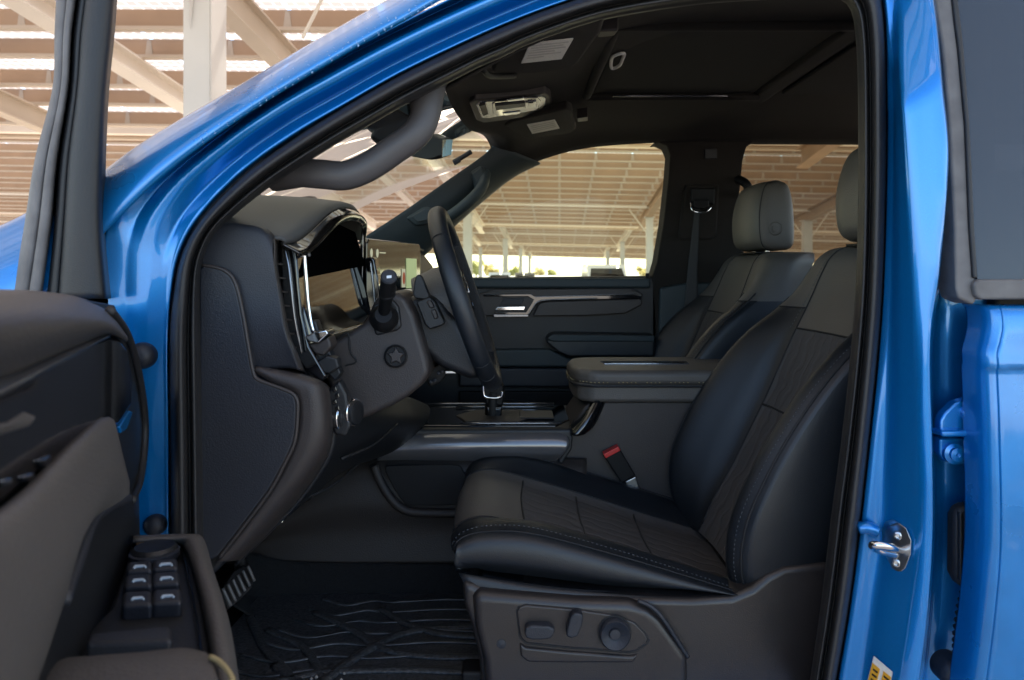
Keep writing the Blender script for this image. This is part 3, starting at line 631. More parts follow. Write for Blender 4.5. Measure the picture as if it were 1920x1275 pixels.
# crossbar seam of the rear headliner
plate('roof_bow', [V((.705, .30, 1.892)), V((.765, .30, 1.892)), V((.765, 1.12, 1.892)), V((.705, 1.12, 1.892))], (0, 0, .03), HEADL, truck, .012)
plate('rear_roof_shade', [V((.785, .40, 1.897)), V((1.3, .40, 1.897)), V((1.3, 1.03, 1.897)), V((.785, 1.03, 1.897))], (0, 0, .012), SHADE, truck, .01)
# overhead console
oc = hplate('overhead_console', [(880, 196), (890, 188), (955, 182), (1022, 175), (1032, 181), (1034, 198), (1024, 213), (960, 224), (906, 231), (893, 226)], 1.8250, .022, PLASTIC_W, truck, .006, 3, .2)
hplate('lamp_bezel', [(893, 198), (900, 192), (1015, 181), (1024, 185), (1024, 197), (1016, 205), (915, 222), (902, 221)], 1.8220, .01, SATIN, oc, .004, 3, .2)
hplate('console_recess', [(922, 197), (928, 191), (985, 184), (1008, 184), (1014, 190), (1010, 202), (1000, 207), (935, 217), (924, 213)], 1.8190, .01, GLOSSB, oc, .003, 3, .2)
hplate('map_lamp', [(950, 188), (982, 184), (984, 188), (952, 191)], 1.8165, .006, CHROME, oc, .002, 3, .2)
hplate('map_lamp', [(942, 213), (976, 209), (974, 214), (946, 217)], 1.8165, .006, CHROME, oc, .002, 3, .2)
hplate('switch_button', [(898, 199), (910, 196), (916, 214), (906, 218)], 1.8165, .008, PLASTIC_W, oc, .002, 3, .2)
hplate('switch_button', [(984, 193), (1006, 190), (1006, 201), (984, 204)], 1.8155, .008, SATIN, oc, .003, 3, .2)
hplate('switch_button', [(991, 194), (1000, 193), (1000, 199), (991, 200)], 1.8135, .006, GLOSSB, oc, .001, 3, .2)
hplate('sunglass_lever', [(928, 199), (984, 193), (984, 200), (930, 207)], 1.8145, .005, PLASTIC_D, oc, .001, 3, .2)
# visors and their warning labels
v1 = hplate('sun_visor', [(922, 140), (938, 84), (1040, 55), (1138, 32), (1128, 62), (1086, 120), (1072, 131), (1000, 139)], 1.792, .025, HEADL, truck, .010); v1['label'] = 'driver side sun visor'
lb = hplate('visor_label', [(994, 82), (1075, 73), (1053, 111), (977, 119)], 1.790, .002, WHITE, v1, 0)
for i in range(6):
    t0 = .14 + i * .125; L0 = (994 + (977 - 994) * t0, 82 + (119 - 82) * t0); R0 = (1075 + (1053 - 1075) * t0, 73 + (111 - 73) * t0)
    q = lambda f, dy: (L0[0] + (R0[0] - L0[0]) * f, L0[1] + (R0[1] - L0[1]) * f + dy)
    e = (.93, .84, .93, .70, .88, .5)[i]; hplate('print_line', [q(.08, -.9), q(e, -.9), q(e, .9), q(.08, .9)], 1.7892, .0006, LBLGREY, lb, 0)
v2 = hplate('sun_visor', [(945, 236), (960, 228), (1062, 204), (1072, 208), (1080, 243), (1072, 250), (978, 262)], 1.826, .025, HEADL, truck, .008); v2['label'] = 'passenger side sun visor'
lb = hplate('visor_label', [(988, 234), (1040, 225), (1049, 241), (998, 251)], 1.824, .002, WHITE, v2, 0)
for i in range(4):
    t0 = .2 + i * .19; hplate('print_line', [(990 + 9 * t0 + 3, 234 + 17 * t0 - .6), (1040 + 9 * t0 - 4, 225 + 16 * t0 - .6), (1040 + 9 * t0 - 4, 225 + 16 * t0 + .5), (990 + 9 * t0 + 3, 234 + 17 * t0 + .5)], 1.8234, .0005, LBLGREY, lb, 0)
hplate('visor_clip', [(1123, 59), (1160, 57), (1152, 68), (1120, 71)], 1.84, .03, PLASTIC_W, truck, .004)
hplate('visor_clip', [(1082, 222), (1102, 219), (1102, 227), (1083, 229)], 1.845, .03, PLASTIC_W, truck, .003)
tube('visor_arm', [W(905, 128, .20), W(915, 140, .25), W(930, 143, .32), W(965, 142, .42)], .006, BLACK, truck, 14, 8)
# --- far windshield pillar with grab handle
pa = surf('far_windshield_pillar', [ws([(670, 455), (690, 440), (760, 394), (838, 339), (905, 292), (928, 268)], 1.43), ws([(700, 475), (745, 450), (808, 412), (875, 360), (930, 312), (965, 285)], 1.455), ws([(740, 520), (790, 478), (846, 424), (900, 376), (958, 331), (1010, 304)], 1.535), ws([(740, 526), (790, 484), (848, 428), (902, 380), (960, 334), (1010, 308)], 1.62)], TEAL, truck, 50, 20, .004)
hnd = tube('grab_handle', [W(795, 408, 1.47), W(818, 412, 1.43), W(846, 404, 1.40), W(880, 378, 1.39), W(903, 352, 1.41), W(910, 326, 1.46)], lambda f: .026, TEAL, pa, 40, 14, flat=.75)
pplate('handle_end_cap', [(758, 408), (795, 386), (828, 394), (812, 418), (780, 424)], 1.425, .05, TEAL, pa, .012)
pplate('handle_end_cap', [(880, 322), (903, 307), (912, 322), (908, 352), (890, 356), (886, 340)], 1.425, .05, TEAL, pa, .012)
pplate('cap_cover', [(770, 406), (797, 391), (818, 397), (806, 412), (782, 417)], 1.418, .02, TEAL, pa, .004)
pplate('cap_cover', [(884, 326), (902, 313), (907, 324), (903, 348), (893, 350), (890, 338)], 1.418, .02, TEAL, pa, .004)
# near windshield pillar inside trim and its grab handle
hn = tube('grab_handle', [W(520, 318, .13), W(560, 323, .115), W(606, 327, .105), W(648, 329, .10), W(692, 312, .10), W(737, 282, .10), W(780, 250, .10), W(797, 216, .105), W(800, 176, .115), W(803, 150, .13)], lambda f: .0188 + .010 * max(0, 1 - f / .14) + .007 * max(0, (f - .80) / .2), GRAB, truck, 70, 18, flat=1.32)
hn['label'] = 'near pillar grab handle'
# windshield glass, mirror, sensor box
wbase = [V((-.92, .12, 1.40)), V((-1.02, .5, 1.41)), V((-1.05, .85, 1.41)), V((-1.02, 1.2, 1.41)), V((-.92, 1.55, 1.40))]
wtopc = [V((-.08, .12, 1.72)), V((-.155, .5, 1.815)), V((-.162, .85, 1.828)), V((-.14, 1.2, 1.842)), V((-.04, 1.50, 1.80))]
surf('windshield', [wbase, [a.lerp(b, .5) + V((-.02, 0, .03)) for a, b in zip(wbase, wtopc)], wtopc], GLASS, truck, 30, 16)
mr = plate('rear_view_mirror', [W(774, 268, .80), W(786, 252, .80), W(825, 249, .74), W(850, 259, .70), (W(846, 292, .70)), W(826, 299, .74), W(790, 292, .80)], V((-.035, .02, 0)), BLACK, truck, .008)
plate('mirror_glass', [W(829, 262, .695), W(848, 262, .672), W(845, 291, .672), W(828, 295, .695)], V((.002, -.004, 0)), MIRR, mr, .002)
tube('mirror_stem', [W(800, 262, .85), W(785, 240, .86), W(775, 222, .86)], .012, BLACK, mr, 8, 10)
pplate('sensor_housing', [(690, 258), (700, 240), (735, 218), (765, 200), (775, 215), (758, 258), (740, 268), (712, 270)], .82, .12, BLACK, truck, .02)
tube('windshield_bracket', [W(850, 304, 1.25), W(868, 294, 1.25), W(884, 284, 1.25)], .008, PLASTIC_D, truck, 8, 8)
pplate('bracket_foot', [(848, 302), (862, 296), (864, 302), (852, 309)], 1.24, .02, PLASTIC_D, truck, .002)

# ------------------------------------------------------------------ passenger door (inside face)
pd = pplate('passenger_door', [(640, 519), (900, 520), (1224, 517), (1232, 530), (1236, 600), (1236, 900), (640, 900)], FY - .01, .09, PLASTIC_D, truck, .014)
pplate('window_sill_pad', [(640, 521), (1219, 521), (1222, 541), (640, 541)], FY - .03, .05, TEAL, pd, .012)
pplate('accent_bezel', [(896, 552), (915, 546), (925, 542), (1182, 540), (1203, 549), (1206, 555), (1203, 560), (1070, 562), (1018, 566), (1004, 574), (992, 593), (900, 593), (880, 600), (880, 560)], FY - .035, .03, PLASTIC_W, pd, .006)
pplate('gloss_strip', [(906, 552), (995, 551), (1004, 556), (1190, 553), (1204, 556), (1196, 560), (1016, 563), (1006, 568), (990, 592), (930, 592), (926, 585), (986, 585), (996, 570), (1000, 562), (990, 556), (906, 556)], FY - .042, .01, GLOSSB, pd, .002)
tube('chrome_line', [W(990, 591, FY - .045), W(998, 579, FY - .045), W(1013, 564, FY - .045), W(1070, 560.5, FY - .045), W(1120, 559, FY - .045)], .0022, SATIN, pd, 50, 6)
tube('chrome_line', [W(908, 553, FY - .04), W(992, 552, FY - .04), W(1003, 556, FY - .04), W(1100, 554, FY - .04), W(1192, 551, FY - .04)], .0018, SATIN, pd, 50, 6)
pplate('handle_recess', [(944, 559), (984, 559), (976, 573), (936, 573)], FY - .037, .01, PLASTIC, pd, .003)
pplate('door_pull', [(933, 575), (986, 574), (983, 582), (927, 582)], FY - .055, .012, CHROME, pd, .003)
pplate('lower_bezel', [(925, 589), (992, 590), (990, 594), (926, 595)], FY - .045, .01, SATIN, pd, .002)
pplate('upper_insert_pad', [(1000, 590), (1012, 568), (1030, 565), (1200, 560), (1205, 564), (1203, 572), (1172, 588), (1100, 592), (1000, 593)], FY - .04, .03, PLASTIC_W, pd, .010)
ar = pplate('armrest', [(1024, 636), (1034, 626), (1060, 625), (1228, 628), (1228, 669), (1066, 669), (1046, 660), (1026, 644)], FY - .10, .10, LEATHER_B, pd, .014)
pplate('armrest_cap', [(1026, 634), (1036, 627), (1228, 629), (1228, 641), (1040, 641), (1029, 639)], FY - .106, .03, TEAL, ar, .006)
st1 = [W(1038, 642, FY - .103), W(1130, 642, FY - .103), W(1226, 642, FY - .103)]; stitch('stitching', [st1], STITCH_Y, ar, .5, .001, .0010)
lw = pplate('map_pocket_pad', [(860, 656), (1030, 655), (1066, 671), (1236, 672), (1236, 690), (860, 688)], FY - .055, .05, TEAL, pd, .010)
stitch('stitching', [[W(880, 686, FY - .058), W(980, 686, FY - .058), W(1090, 685, FY - .058)]], STITCH_Y, lw, .5, .001, .0011)
pplate('lower_pad', [(860, 689), (1236, 691), (1236, 728), (860, 726)], FY - .045, .04, PLASTIC, pd, .010)
pplate('pocket_opening', [(860, 734), (1200, 734), (1200, 800), (860, 800)], FY - .03, .03, BLACK, pd, .006)
for px, m in ((1214, BLACK),): pplate('lock_pin', [(px - 3, 512), (px + 3, 512), (px + 4, 522), (px - 4, 522)], FY - .02, .008, m, pd, .001)

# ------------------------------------------------------------------ dashboard
dash = pplate('dashboard', [(420, 470), (540, 470), (566, 600), (600, 715), (560, 760), (470, 980), (380, 1000), (330, 700)], .32, .38, PLASTIC_D, truck, .02)
# passenger half, a profile pulled to the far door
prof = [(-.78, 1.40), (-.60, 1.452), (-.36, 1.462), (-.325, 1.452), (-.285, 1.40), (-.275, 1.33), (-.26, 1.30), (-.262, 1.22), (-.30, 1.16), (-.34, 1.08), (-.42, .98), (-.78, .95)]
plate('passenger_dash', [V((x, 1.05, z)) for x, z in prof], (0, .505, 0), PLASTIC_W, dash, .018)
plate('center_dash', [V((x, .645, z)) for x, z in [(-.78, 1.40), (-.60, 1.445), (-.42, 1.452), (-.40, 1.44), (-.40, 1.30), (-.33, 1.285), (-.285, 1.26), (-.285, 1.20), (-.34, 1.08), (-.42, .98), (-.78, .95)]], (0, .41, 0), PLASTIC_W, dash, .014)
tube('dash_top_seam', [V((-.328, 1.06, 1.458)), V((-.318, 1.2, 1.458)), V((-.318, 1.54, 1.458))], .004, PLASTIC_D, dash, 12, 6)
plate('passenger_dash_trim', [V((-.288, 1.05, 1.375)), V((-.272, 1.05, 1.345)), V((-.256, 1.05, 1.30)), V((-.262, 1.05, 1.29)), V((-.30, 1.05, 1.36))], (0, .49, 0), WOOD, dash, .003)
plate('dash_vinyl_top', [V((-.80, .10, 1.415)), V((-.62, .10, 1.452)), V((-.44, .10, 1.448)), V((-.44, .10, 1.42)), V((-.80, .10, 1.39))], (0, .57, 0), DASHTOP, dash, .01)
# end cap facing the door opening
cap = surf('end_cap', [ws([(374, 490), (384, 455), (404, 432), (426, 421)], .10), ws([(385, 494), (400, 470), (430, 440), (470, 424)], .088), ws([(413, 503), (440, 490), (470, 455), (488, 430)], .086), ws([(436, 524), (462, 512), (484, 490), (497, 438)], .088)], PLASTIC, dash, 30, 24, .003)
surf('end_cap_side', [ws([(372, 420), (426, 420), (470, 424), (495, 430), (507, 436), (513, 448)], .10), ws([(372, 430), (426, 424), (470, 428), (490, 434), (501, 445), (511, 462)], .085), ws([(372, 470), (428, 470), (464, 470), (490, 475), (503, 485), (514, 500)], .08), ws([(372, 495), (420, 504), (455, 535), (492, 540), (510, 545), (524, 556)], .08), ws([(372, 560), (440, 560), (462, 600), (500, 605), (518, 608), (534, 618)], .08), ws([(372, 640), (440, 640), (470, 655), (512, 652), (532, 652), (549, 660)], .085), ws([(372, 690), (440, 690), (478, 694), (520, 690), (545, 690), (562, 694)], .095)], PLASTIC, dash, 50, 40, .003)
surf('end_cap_return', [ws([(500, 430), (513, 448), (514, 500), (524, 556), (534, 618), (549, 660), (562, 694)], .10), ws([(512, 438), (518, 450), (518, 500), (528, 560), (540, 625), (556, 665), (568, 696)], .16), ws([(518, 440), (522, 455), (522, 500), (532, 560), (544, 625), (560, 665), (572, 700)], .22)], PLASTIC_W, dash, 40, 10, .003)
kp = pplate('side_access_cover', [(372, 505), (380, 497), (414, 504), (432, 516), (444, 540), (455, 590), (465, 650), (474, 698), (482, 711), (510, 722), (543, 735), (553, 742), (557, 760), (556, 800), (550, 832), (532, 870), (505, 918), (455, 985), (410, 1042), (392, 1052), (380, 1050), (374, 1000)], .068, .03, PLASTIC, dash, .007, 4)
edge_highlight = tube('cover_edge_highlight', [W(p[0], p[1], .070) for p in [(380, 497), (414, 504), (434, 518), (445, 542), (456, 592), (466, 652), (475, 699), (484, 712), (512, 723), (545, 736), (556, 748), (558, 765), (556, 805), (550, 835), (532, 872), (506, 920), (456, 987), (412, 1044)]], .0033, PLASTIC_W, kp, 160, 8)  # paler tube along the cover rim, standing in for the edge highlight
pplate('side_filler', [(340, 480), (420, 470), (480, 700), (560, 760), (520, 930), (400, 1080), (340, 1080)], .11, .2, PLASTIC_D, dash, .01)
# ledge below the vent and the long lower edge of the dash
surf('lower_edge_trim', [ws([(474, 694), (512, 718), (548, 733), (560, 755), (558, 812), (535, 872), (500, 930), (450, 996), (404, 1052)], .078), ws([(478, 688), (530, 700), (583, 716), (596, 740), (598, 815), (570, 875), (528, 930), (470, 1000), (424, 1052)], .082), ws([(486, 688), (545, 698), (600, 716), (614, 745), (617, 825), (592, 878), (548, 935), (492, 1000), (440, 1050)], .12), ws([(500, 690), (560, 700), (612, 722), (622, 760), (622, 830), (600, 880), (560, 938), (505, 1000), (452, 1050)], .24)], PLASTIC_W, dash, 80, 20, .003)
surf('knee_bolster', [ws([(612, 730), (624, 780), (620, 840), (595, 890), (550, 950), (490, 1010), (440, 1060)], .20), ws([(640, 740), (664, 790), (660, 840), (630, 880), (575, 935), (515, 985), (470, 1030)], .34), ws([(700, 745), (735, 790), (720, 830), (690, 860), (620, 890), (560, 930), (510, 975)], .52), ws([(760, 745), (790, 790), (770, 820), (735, 845), (690, 860), (640, 880), (590, 930)], .70), ws([(800, 760), (815, 785), (800, 800), (780, 812), (740, 830), (700, 850), (640, 900)], .95)], PLASTIC_D, dash, 40, 30, .006)
for k, a, b in ((0, (640, 860), (745, 795)), (1, (560, 940), (680, 862))):
    tube('panel_seam', [W(a[0], a[1], .27), W((a[0] + b[0]) / 2 + 8, (a[1] + b[1]) / 2 + 6, .36), W(b[0], b[1], .50)], .003, SEAM, dash, 20, 6)
# vent between end cap and bezel
vent = pplate('side_vent', [(511, 446), (520, 440), (530, 452), (534, 500), (540, 560), (552, 630), (566, 690), (556, 690), (540, 640), (526, 560), (516, 480)], .21, .03, BLACK, dash, .003)
for k in range(7):
    y0 = 492 + 26 * k; x0 = 509 + 4.2 * k; plate('vent_slat', [W(x0, y0, .105), W(x0 + 26, y0 + 3, .20), W(x0 + 26, y0 + 6, .20), W(x0, y0 + 3.5, .105)], (0, .004, .0), PLASTIC_W, vent, .001)
pplate('gloss_bezel', [(524, 462), (534, 452), (548, 448), (556, 470), (560, 530), (566, 590), (580, 650), (612, 705), (604, 716), (580, 700), (556, 672), (538, 640), (532, 600), (528, 540)], .185, .03, GLOSSB, dash, .004)
tube('chrome_strip', [W(536, 468, .172), W(542, 500, .17), W(547, 545, .168), W(552, 590, .168), (W(558, 625, .17)), W(566, 662, .175)], lambda f: .0058 * (1 - .45 * f), SATIN, dash, 50, 10, flat=.6)
plate('mirror_trim', [W(547, 455, .19), W(556, 450, .20), W(565, 456, .22), W(570, 500, .23), W(571, 540, .23), W(574, 580, .23), W(560, 590, .20), W(553, 545, .19), W(549, 500, .185)], (-.002, .012, 0), GLOSSB, dash, .004)
tube('chrome_strip', [W(570, 470, .20), W(573, 512, .20), W(577, 560, .20), W(582, 598, .20), W(588, 622, .20)], .0036, CHROME, dash, 40, 8)
tube('chrome_strip', [W(566, 470, .20), W(575, 472, .205), W(580, 480, .21)], .004, SATIN, dash, 12, 8)
pplate('bezel_lower', [(574, 600), (592, 600), (600, 625), (640, 700), (628, 716), (604, 690), (585, 650)], .205, .03, PLASTIC_D, dash, .004)
tr = pplate('storage_tray', [(570, 632), (590, 622), (612, 618), (616, 626), (596, 644), (580, 641)], .18, .05, CHROME, dash, .003)
pplate('tray_front', [(576, 645), (600, 640), (616, 630), (622, 650), (606, 668), (590, 664)], .19, .05, PLASTIC_W, dash, .005)
pplate('switch_panel', [(594, 678), (612, 666), (632, 672), (636, 690), (616, 702), (600, 697)], .19, .03, PLASTIC_D, dash, .004)
# headlight knobs low on the dash
sp = pplate('light_switch_panel', [(612, 735), (636, 712), (650, 740), (658, 800), (648, 820), (626, 815), (616, 780)], .175, .03, PLASTIC_D, dash, .006)
for px, py, rr in ((637, 782, .026), (654, 773, .023)):
    lathe('rotary_knob', W(px, py, .20), (.93, -.36, .05), [(rr, -.015), (rr, .012), (rr * .92, .018), (rr * .7, .020), (.001, .019)], PLASTIC_D, sp, 28)
    lathe('knob_ring', W(px, py, .20), (.93, -.36, .05), [(rr * 1.04, .0), (rr * 1.10, .003), (rr * 1.10, .012), (rr * 1.0, .0135)], CHROME, sp, 28)
for k in range(4): pplate('push_button', [(622 + 5 * (k % 2), 728 + 12 * k), (630 + 5 * (k % 2), 724 + 12 * k), (632 + 5 * (k % 2), 733 + 12 * k), (624 + 5 * (k % 2), 737 + 12 * k)], .170, .01, GLOSSB, sp, .002)
# cluster hood
hood = surf('cluster_hood', [[V((-.66, .09, 1.425)), V((-.66, .2, 1.475)), V((-.66, .35, 1.512)), V((-.66, .47, 1.515)), V((-.66, .64, 1.495)), V((-.66, .70, 1.45))], [V((-.52, .09, 1.44)), V((-.52, .2, 1.488)), V((-.52, .33, 1.528)), V((-.52, .47, 1.535)), V((-.52, .62, 1.518)), V((-.52, .70, 1.46))], [V((-.40, .125, 1.437)), V((-.395, .19, 1.462)), V((-.375, .31, 1.512)), V((-.365, .46, 1.527)), V((-.372, .62, 1.508)), V((-.38, .68, 1.46))], [V((-.398, .14, 1.428)), V((-.384, .20, 1.440)), V((-.353, .315, 1.500)), V((-.345, .46, 1.516)), V((-.358, .62, 1.504)), V((-.372, .68, 1.45))]], DASHTOP, dash, 60, 30, .006)
surf('hood_lip', [[V((-.398, .14, 1.428)), V((-.383, .205, 1.441)), V((-.353, .318, 1.499)), V((-.345, .46, 1.514)), V((-.358, .62, 1.503)), V((-.366, .66, 1.46))], [V((-.372, .15, 1.412)), V((-.362, .215, 1.427)), V((-.337, .325, 1.485)), V((-.331, .46, 1.502)), V((-.345, .62, 1.494)), V((-.358, .66, 1.45))], [V((-.378, .16, 1.404)), V((-.370, .225, 1.419)), V((-.346, .33, 1.474)), V((-.34, .46, 1.490)), V((-.352, .61, 1.484)), V((-.362, .65, 1.44))]], WOOD, hood, 60, 12, .004)
tube('hood_chrome_edge', [V((-.372, .222, 1.420)), V((-.348, .328, 1.474)), V((-.342, .46, 1.491)), V((-.354, .615, 1.484)), V((-.357, .635, 1.44)), V((-.36, .64, 1.30))], .0022, SATIN, hood, 60, 6)
cl = plate('instrument_cluster', [V((-.402, .20, 1.40)), V((-.385, .33, 1.472)), V((-.378, .47, 1.485)), V((-.378, .625, 1.478)), V((-.334, .63, 1.26)), V((-.352, .20, 1.24))], (-.02, -.004, 0), GLOSSB, dash, .003)
plate('dark_reflection_sheet', [V((-.398, .21, 1.395)), V((-.380, .33, 1.468)), V((-.372, .47, 1.482)), V((-.372, .622, 1.475)), V((-.348, .622, 1.395)), V((-.370, .21, 1.37))], (-.004, 0, 0), VOID, cl, .001)  # matt black sheet over the upper screen, standing in for its dark reflection
plate('cluster_lower_shelf', [V((-.41, .20, 1.265)), V((-.345, .22, 1.262)), V((-.33, .62, 1.262)), V((-.41, .63, 1.268))], (0, 0, -.02), GLOSSB, cl, .004)
plate('display_mark', [W(612, 594, .34), W(645, 592, .45), W(645, 594, .45), W(612, 596, .34)], (.001, 0, 0), MARK, cl, 0)
pplate('center_stack_side', [(684, 484), (698, 481), (703, 488), (708, 520), (714, 560), (712, 572), (700, 590), (688, 590), (684, 560)], .635, .05, GLOSSB, dash, .005)
tube('chrome_strip', [W(694, 490, .632), W(699, 530, .632), W(703, 570, .632)], .0028, SATIN, dash, 20, 8)
# centre touch screen
tdir = V((.085, .36, 0)).normalized(); t0 = V((-.352, .665, 0))
def TS(u, z): p = t0 + tdir * u; return V((p.x, p.y, z))
nrm = V((tdir.y, -tdir.x, 0))
ts = plate('touch_screen', [TS(0, 1.325), TS(0, 1.452), TS(.012, 1.462), TS(.36, 1.462), TS(.372, 1.452), TS(.372, 1.30), TS(.36, 1.29), TS(.012, 1.315)], -nrm * .02, GLOSSB, dash, .004)
ICON = emis('screen_pale_green', (.42, .50, .25), .16); ICONR = emis('screen_rust_red', (.35, .07, .03), .12); ICONW = emis('screen_cream', (.5, .5, .35), .16)
def icon(u0, u1, z0, z1, m): plate('screen_tile', [TS(u0, z0) + nrm * .0012, TS(u1, z0) + nrm * .0012, TS(u1, z1) + nrm * .0012, TS(u0, z1) + nrm * .0012], nrm * .0006, m, ts, 0)
icon(.255, .335, 1.335, 1.418, ICON); icon(.222, .248, 1.338, 1.388, ICONW)
plate('screen_tile', [TS(.235 + .009 * math.cos(a * .52), 1.363 + .017 * math.sin(a * .52)) + nrm * .0022 for a in range(12)], nrm * .0006, ICONR, ts, 0)
for u in (.022, .058): plate('screen_digit', [TS(u + .007 * math.cos(a * .52), 1.427 + .011 * math.sin(a * .52)) + nrm * .0012 for a in range(12)], nrm * .0006, ICONW, ts, 0)
icon(.072, .11, 1.4275, 1.4305, ICONW)
# steering column housing, stalk, buttons
chs = pplate('column_housing', [(600, 660), (622, 640), (655, 622), (686, 603), (697, 572), (712, 552), (736, 545), (760, 556), (778, 590), (792, 640), (802, 676), (806, 700), (792, 722), (764, 745), (735, 762), (700, 778), (668, 790), (645, 792), (632, 770), (618, 730), (606, 700)], .285, .36, PLASTIC_W, dash, .035, 6)
pplate('stalk_socket', [(692, 590), (700, 572), (716, 562), (738, 562), (748, 575), (753, 612), (746, 620), (704, 630)], .279, .02, PLASTIC_D, chs, .006)
lathe('stalk_boot', W(720, 596, .272), (.1, -.9, .35), [(.026, -.01), (.028, 0), (.022, .012), (.016, .02)], BLACK, chs, 24)
stalk = tube('turn_signal_stalk', [W(719, 598, .275), W(722, 570, .245), W(726, 545, .215), W(729, 520, .19)], lambda f: .0105 + .004 * f if f < .62 else .0145, BLACK, dash, 30, 16)
for yy, py in ((.213, 541), (.222, 551)): lathe('stalk_ring', W(727.5 - (py - 541) * .15, py, yy), (.04, -.62, .78), [(.0150, -.003), (.0157, 0), (.0150, .003)], PLASTIC_D, stalk, 24)
lathe('stalk_end_cap', W(729, 520, .19), (.12, -.88, .46), [(.0145, -.004), (.0148, .003), (.0118, .006), (.001, .0065)], PLASTIC, stalk, 24)
plate('stalk_mark', [W(725, 517, .181), W(734, 516, .181), W(734, 521, .181), W(725, 522, .181)], (0, .001, 0), MARK, stalk, 0)
tube('column_panel_seam', [W(633, 636, .287), W(652, 625, .283), W(657, 660, .28), W(668, 678, .281), W(648, 686, .284)], .0016, SEAM, chs, 24, 6)
lathe('drive_mode_knob', W(742, 668, .283), (.10, -.98, .10), [(.0225, -.004), (.0225, .004), (.0195, .006), (.0185, .001), (.001, .001)], BLACK, chs, 36)
star = []
for k in range(10):
    a = math.pi / 2 + k * math.pi / 5; r = 17 if k % 2 == 0 else 9; star.append((742 + r * math.cos(a), 668 - r * math.sin(a)))
pplate('knob_star', star, .276, .006, PLASTIC_W, chs, .002)
pplate('column_shroud', [(752, 572), (770, 556), (800, 548), (832, 560), (868, 620), (900, 690), (905, 712), (880, 712), (826, 690), (790, 660), (766, 620)], .345, .18, PLASTIC_D, dash, .025, 5)
pplate('shift_paddle', [(774, 552), (777, 528), (780, 517), (785, 514), (791, 518), (798, 536), (806, 556), (800, 562), (778, 560)], .325, .02, PLASTIC_D, dash, .005)
pod = pplate('wheel_button_pod', [(780, 566), (806, 556), (816, 566), (834, 604), (830, 610), (806, 618), (796, 608)], .318, .03, PLASTIC_D, dash, .006)
for a in ([(799, 565), (808, 562), (815, 576), (806, 579)], [(807, 582), (816, 579), (822, 596), (814, 599)]): pplate('volume_button', a, .312, .01, PLASTIC_W, pod, .003)
bk = pplate('tilt_bracket', [(806, 690), (826, 680), (838, 690), (840, 702), (826, 718), (806, 728), (798, 714)], .40, .05, BLACK, dash, .006)
for k in range(4): lathe('bolt', W(808 + 7 * k, 716 - 8 * k + (k % 2) * 5, .398), (.2, -.95, .2), [(.004, 0), (.004, .006), (.001, .008)], PLASTIC, bk, 10)
pplate('tilt_lever', [(834, 695), (855, 695), (855, 701), (834, 701)], .39, .012, STEEL, bk, .002)
# pedals
bp = plate('brake_pedal', [W(414, 1102, .34), W(434, 1076, .40), W(452, 1060, .42), W(464, 1062, .42), W(477, 1088, .42), W(474, 1100, .40), W(452, 1122, .36), W(430, 1142, .34)], (-.015, .01, -.012), RUBBER, truck, .006)
for k in range(6):
    f = k / 5; a = W(417 + 52 * f * .9, 1106 - 42 * f, .335 + .078 * f); b = W(432 + 44 * f, 1138 - 46 * f, .335 + .078 * f); tube('pedal_rib', [a + V((.004, -.008, .006)), b + V((.004, -.008, .006))], .0032, RUBBER_GREY, bp, 6, 6)
tube('pedal_arm', [W(455, 1062, .43), W(440, 1000, .45), W(430, 920, .45)], .012, BLACK, bp, 10, 8)

# ------------------------------------------------------------------ steering wheel
WC = V((-.098, .43, 1.325)); ax = V((.95, 0, .314)).normalized(); wx = V((0, 1, 0)); wz = ax.cross(wx).normalized()
if wz.z < 0: wz = -wz
def WP(a, r, h=0.0): return WC + wx * (math.cos(a) * r) + wz * (math.sin(a) * r) + ax * h
sw = tube('steering_wheel', [WP(2 * math.pi * k / 32, .186) for k in range(32)], .0168, LEATHER_B, truck, 128, 18, closed=True, flat=1.12)
def rim_arc(name, a0, a1, r, m): return tube(name, [WP(a0 + (a1 - a0) * k / 12, .186) for k in range(13)], r, m, sw, 60, 18, flat=1.12)
PERF = mat('perforated_wheel_leather', (.011, .011, .012), rough=.55, bump=1.0, scale=420, kind='voronoi')
rim_arc('rim_grip', -.9, .75, .0172, PERF)
for a in (2.42, 3.86, 4.10, .78, -.86): tube('rim_seam', [WP(a, .186) + (V((WP(a, 1) - WC)).normalized() * math.cos(t) + ax * math.sin(t)) * .0176 for t in [k * .5236 for k in range(12)]], .0011, SEAM, sw, 40, 5, closed=True)
lathe('airbag_hub', WC + ax * -.045, ax, [(.075, -.05), (.082, 0), (.078, .03), (.062, .044), (.03, .050), (.001, .051)], LEATHER_G, sw, 40)
def spoke(name, a, w0, w1, m):
    q = V((WP(a, 1) - WC)).normalized(); s = ax.cross(q).normalized()
    pts = [WC + q * .06 + s * w0, WC + q * .176 + s * w1, WC + q * .176 - s * w1, WC + q * .06 - s * w0]
    return plate(name, [p + ax * -.02 for p in pts], ax * .018, m, sw, .006)
spoke('spoke', .06, .042, .030, PLASTIC_D); spoke('spoke', math.pi - .06, .042, .030, PLASTIC_D); spoke('spoke', -math.pi / 2, .030, .022, PLASTIC_D)
for da in (-.30, .0, .28):
    plate('spoke_button', [WP(.06 + da, .105, .0), WP(.06 + da, .145, .0), WP(.06 + da + .12, .145, .0), WP(.06 + da + .12, .105, .0)], ax * .005, CHROME if da == 0 else GLOSSB, sw, .002)
tube('spoke_trim', [WP(-.75, .11, -.004), WP(-1.0, .14, .0), WP(-1.2, .172, .002)], .0028, SATIN, sw, 20, 8)
tube('spoke_trim', [WP(.1, .09, .002), WP(.22, .13, .002), WP(.30, .165, .0)], .0024, SATIN, sw, 20, 8)

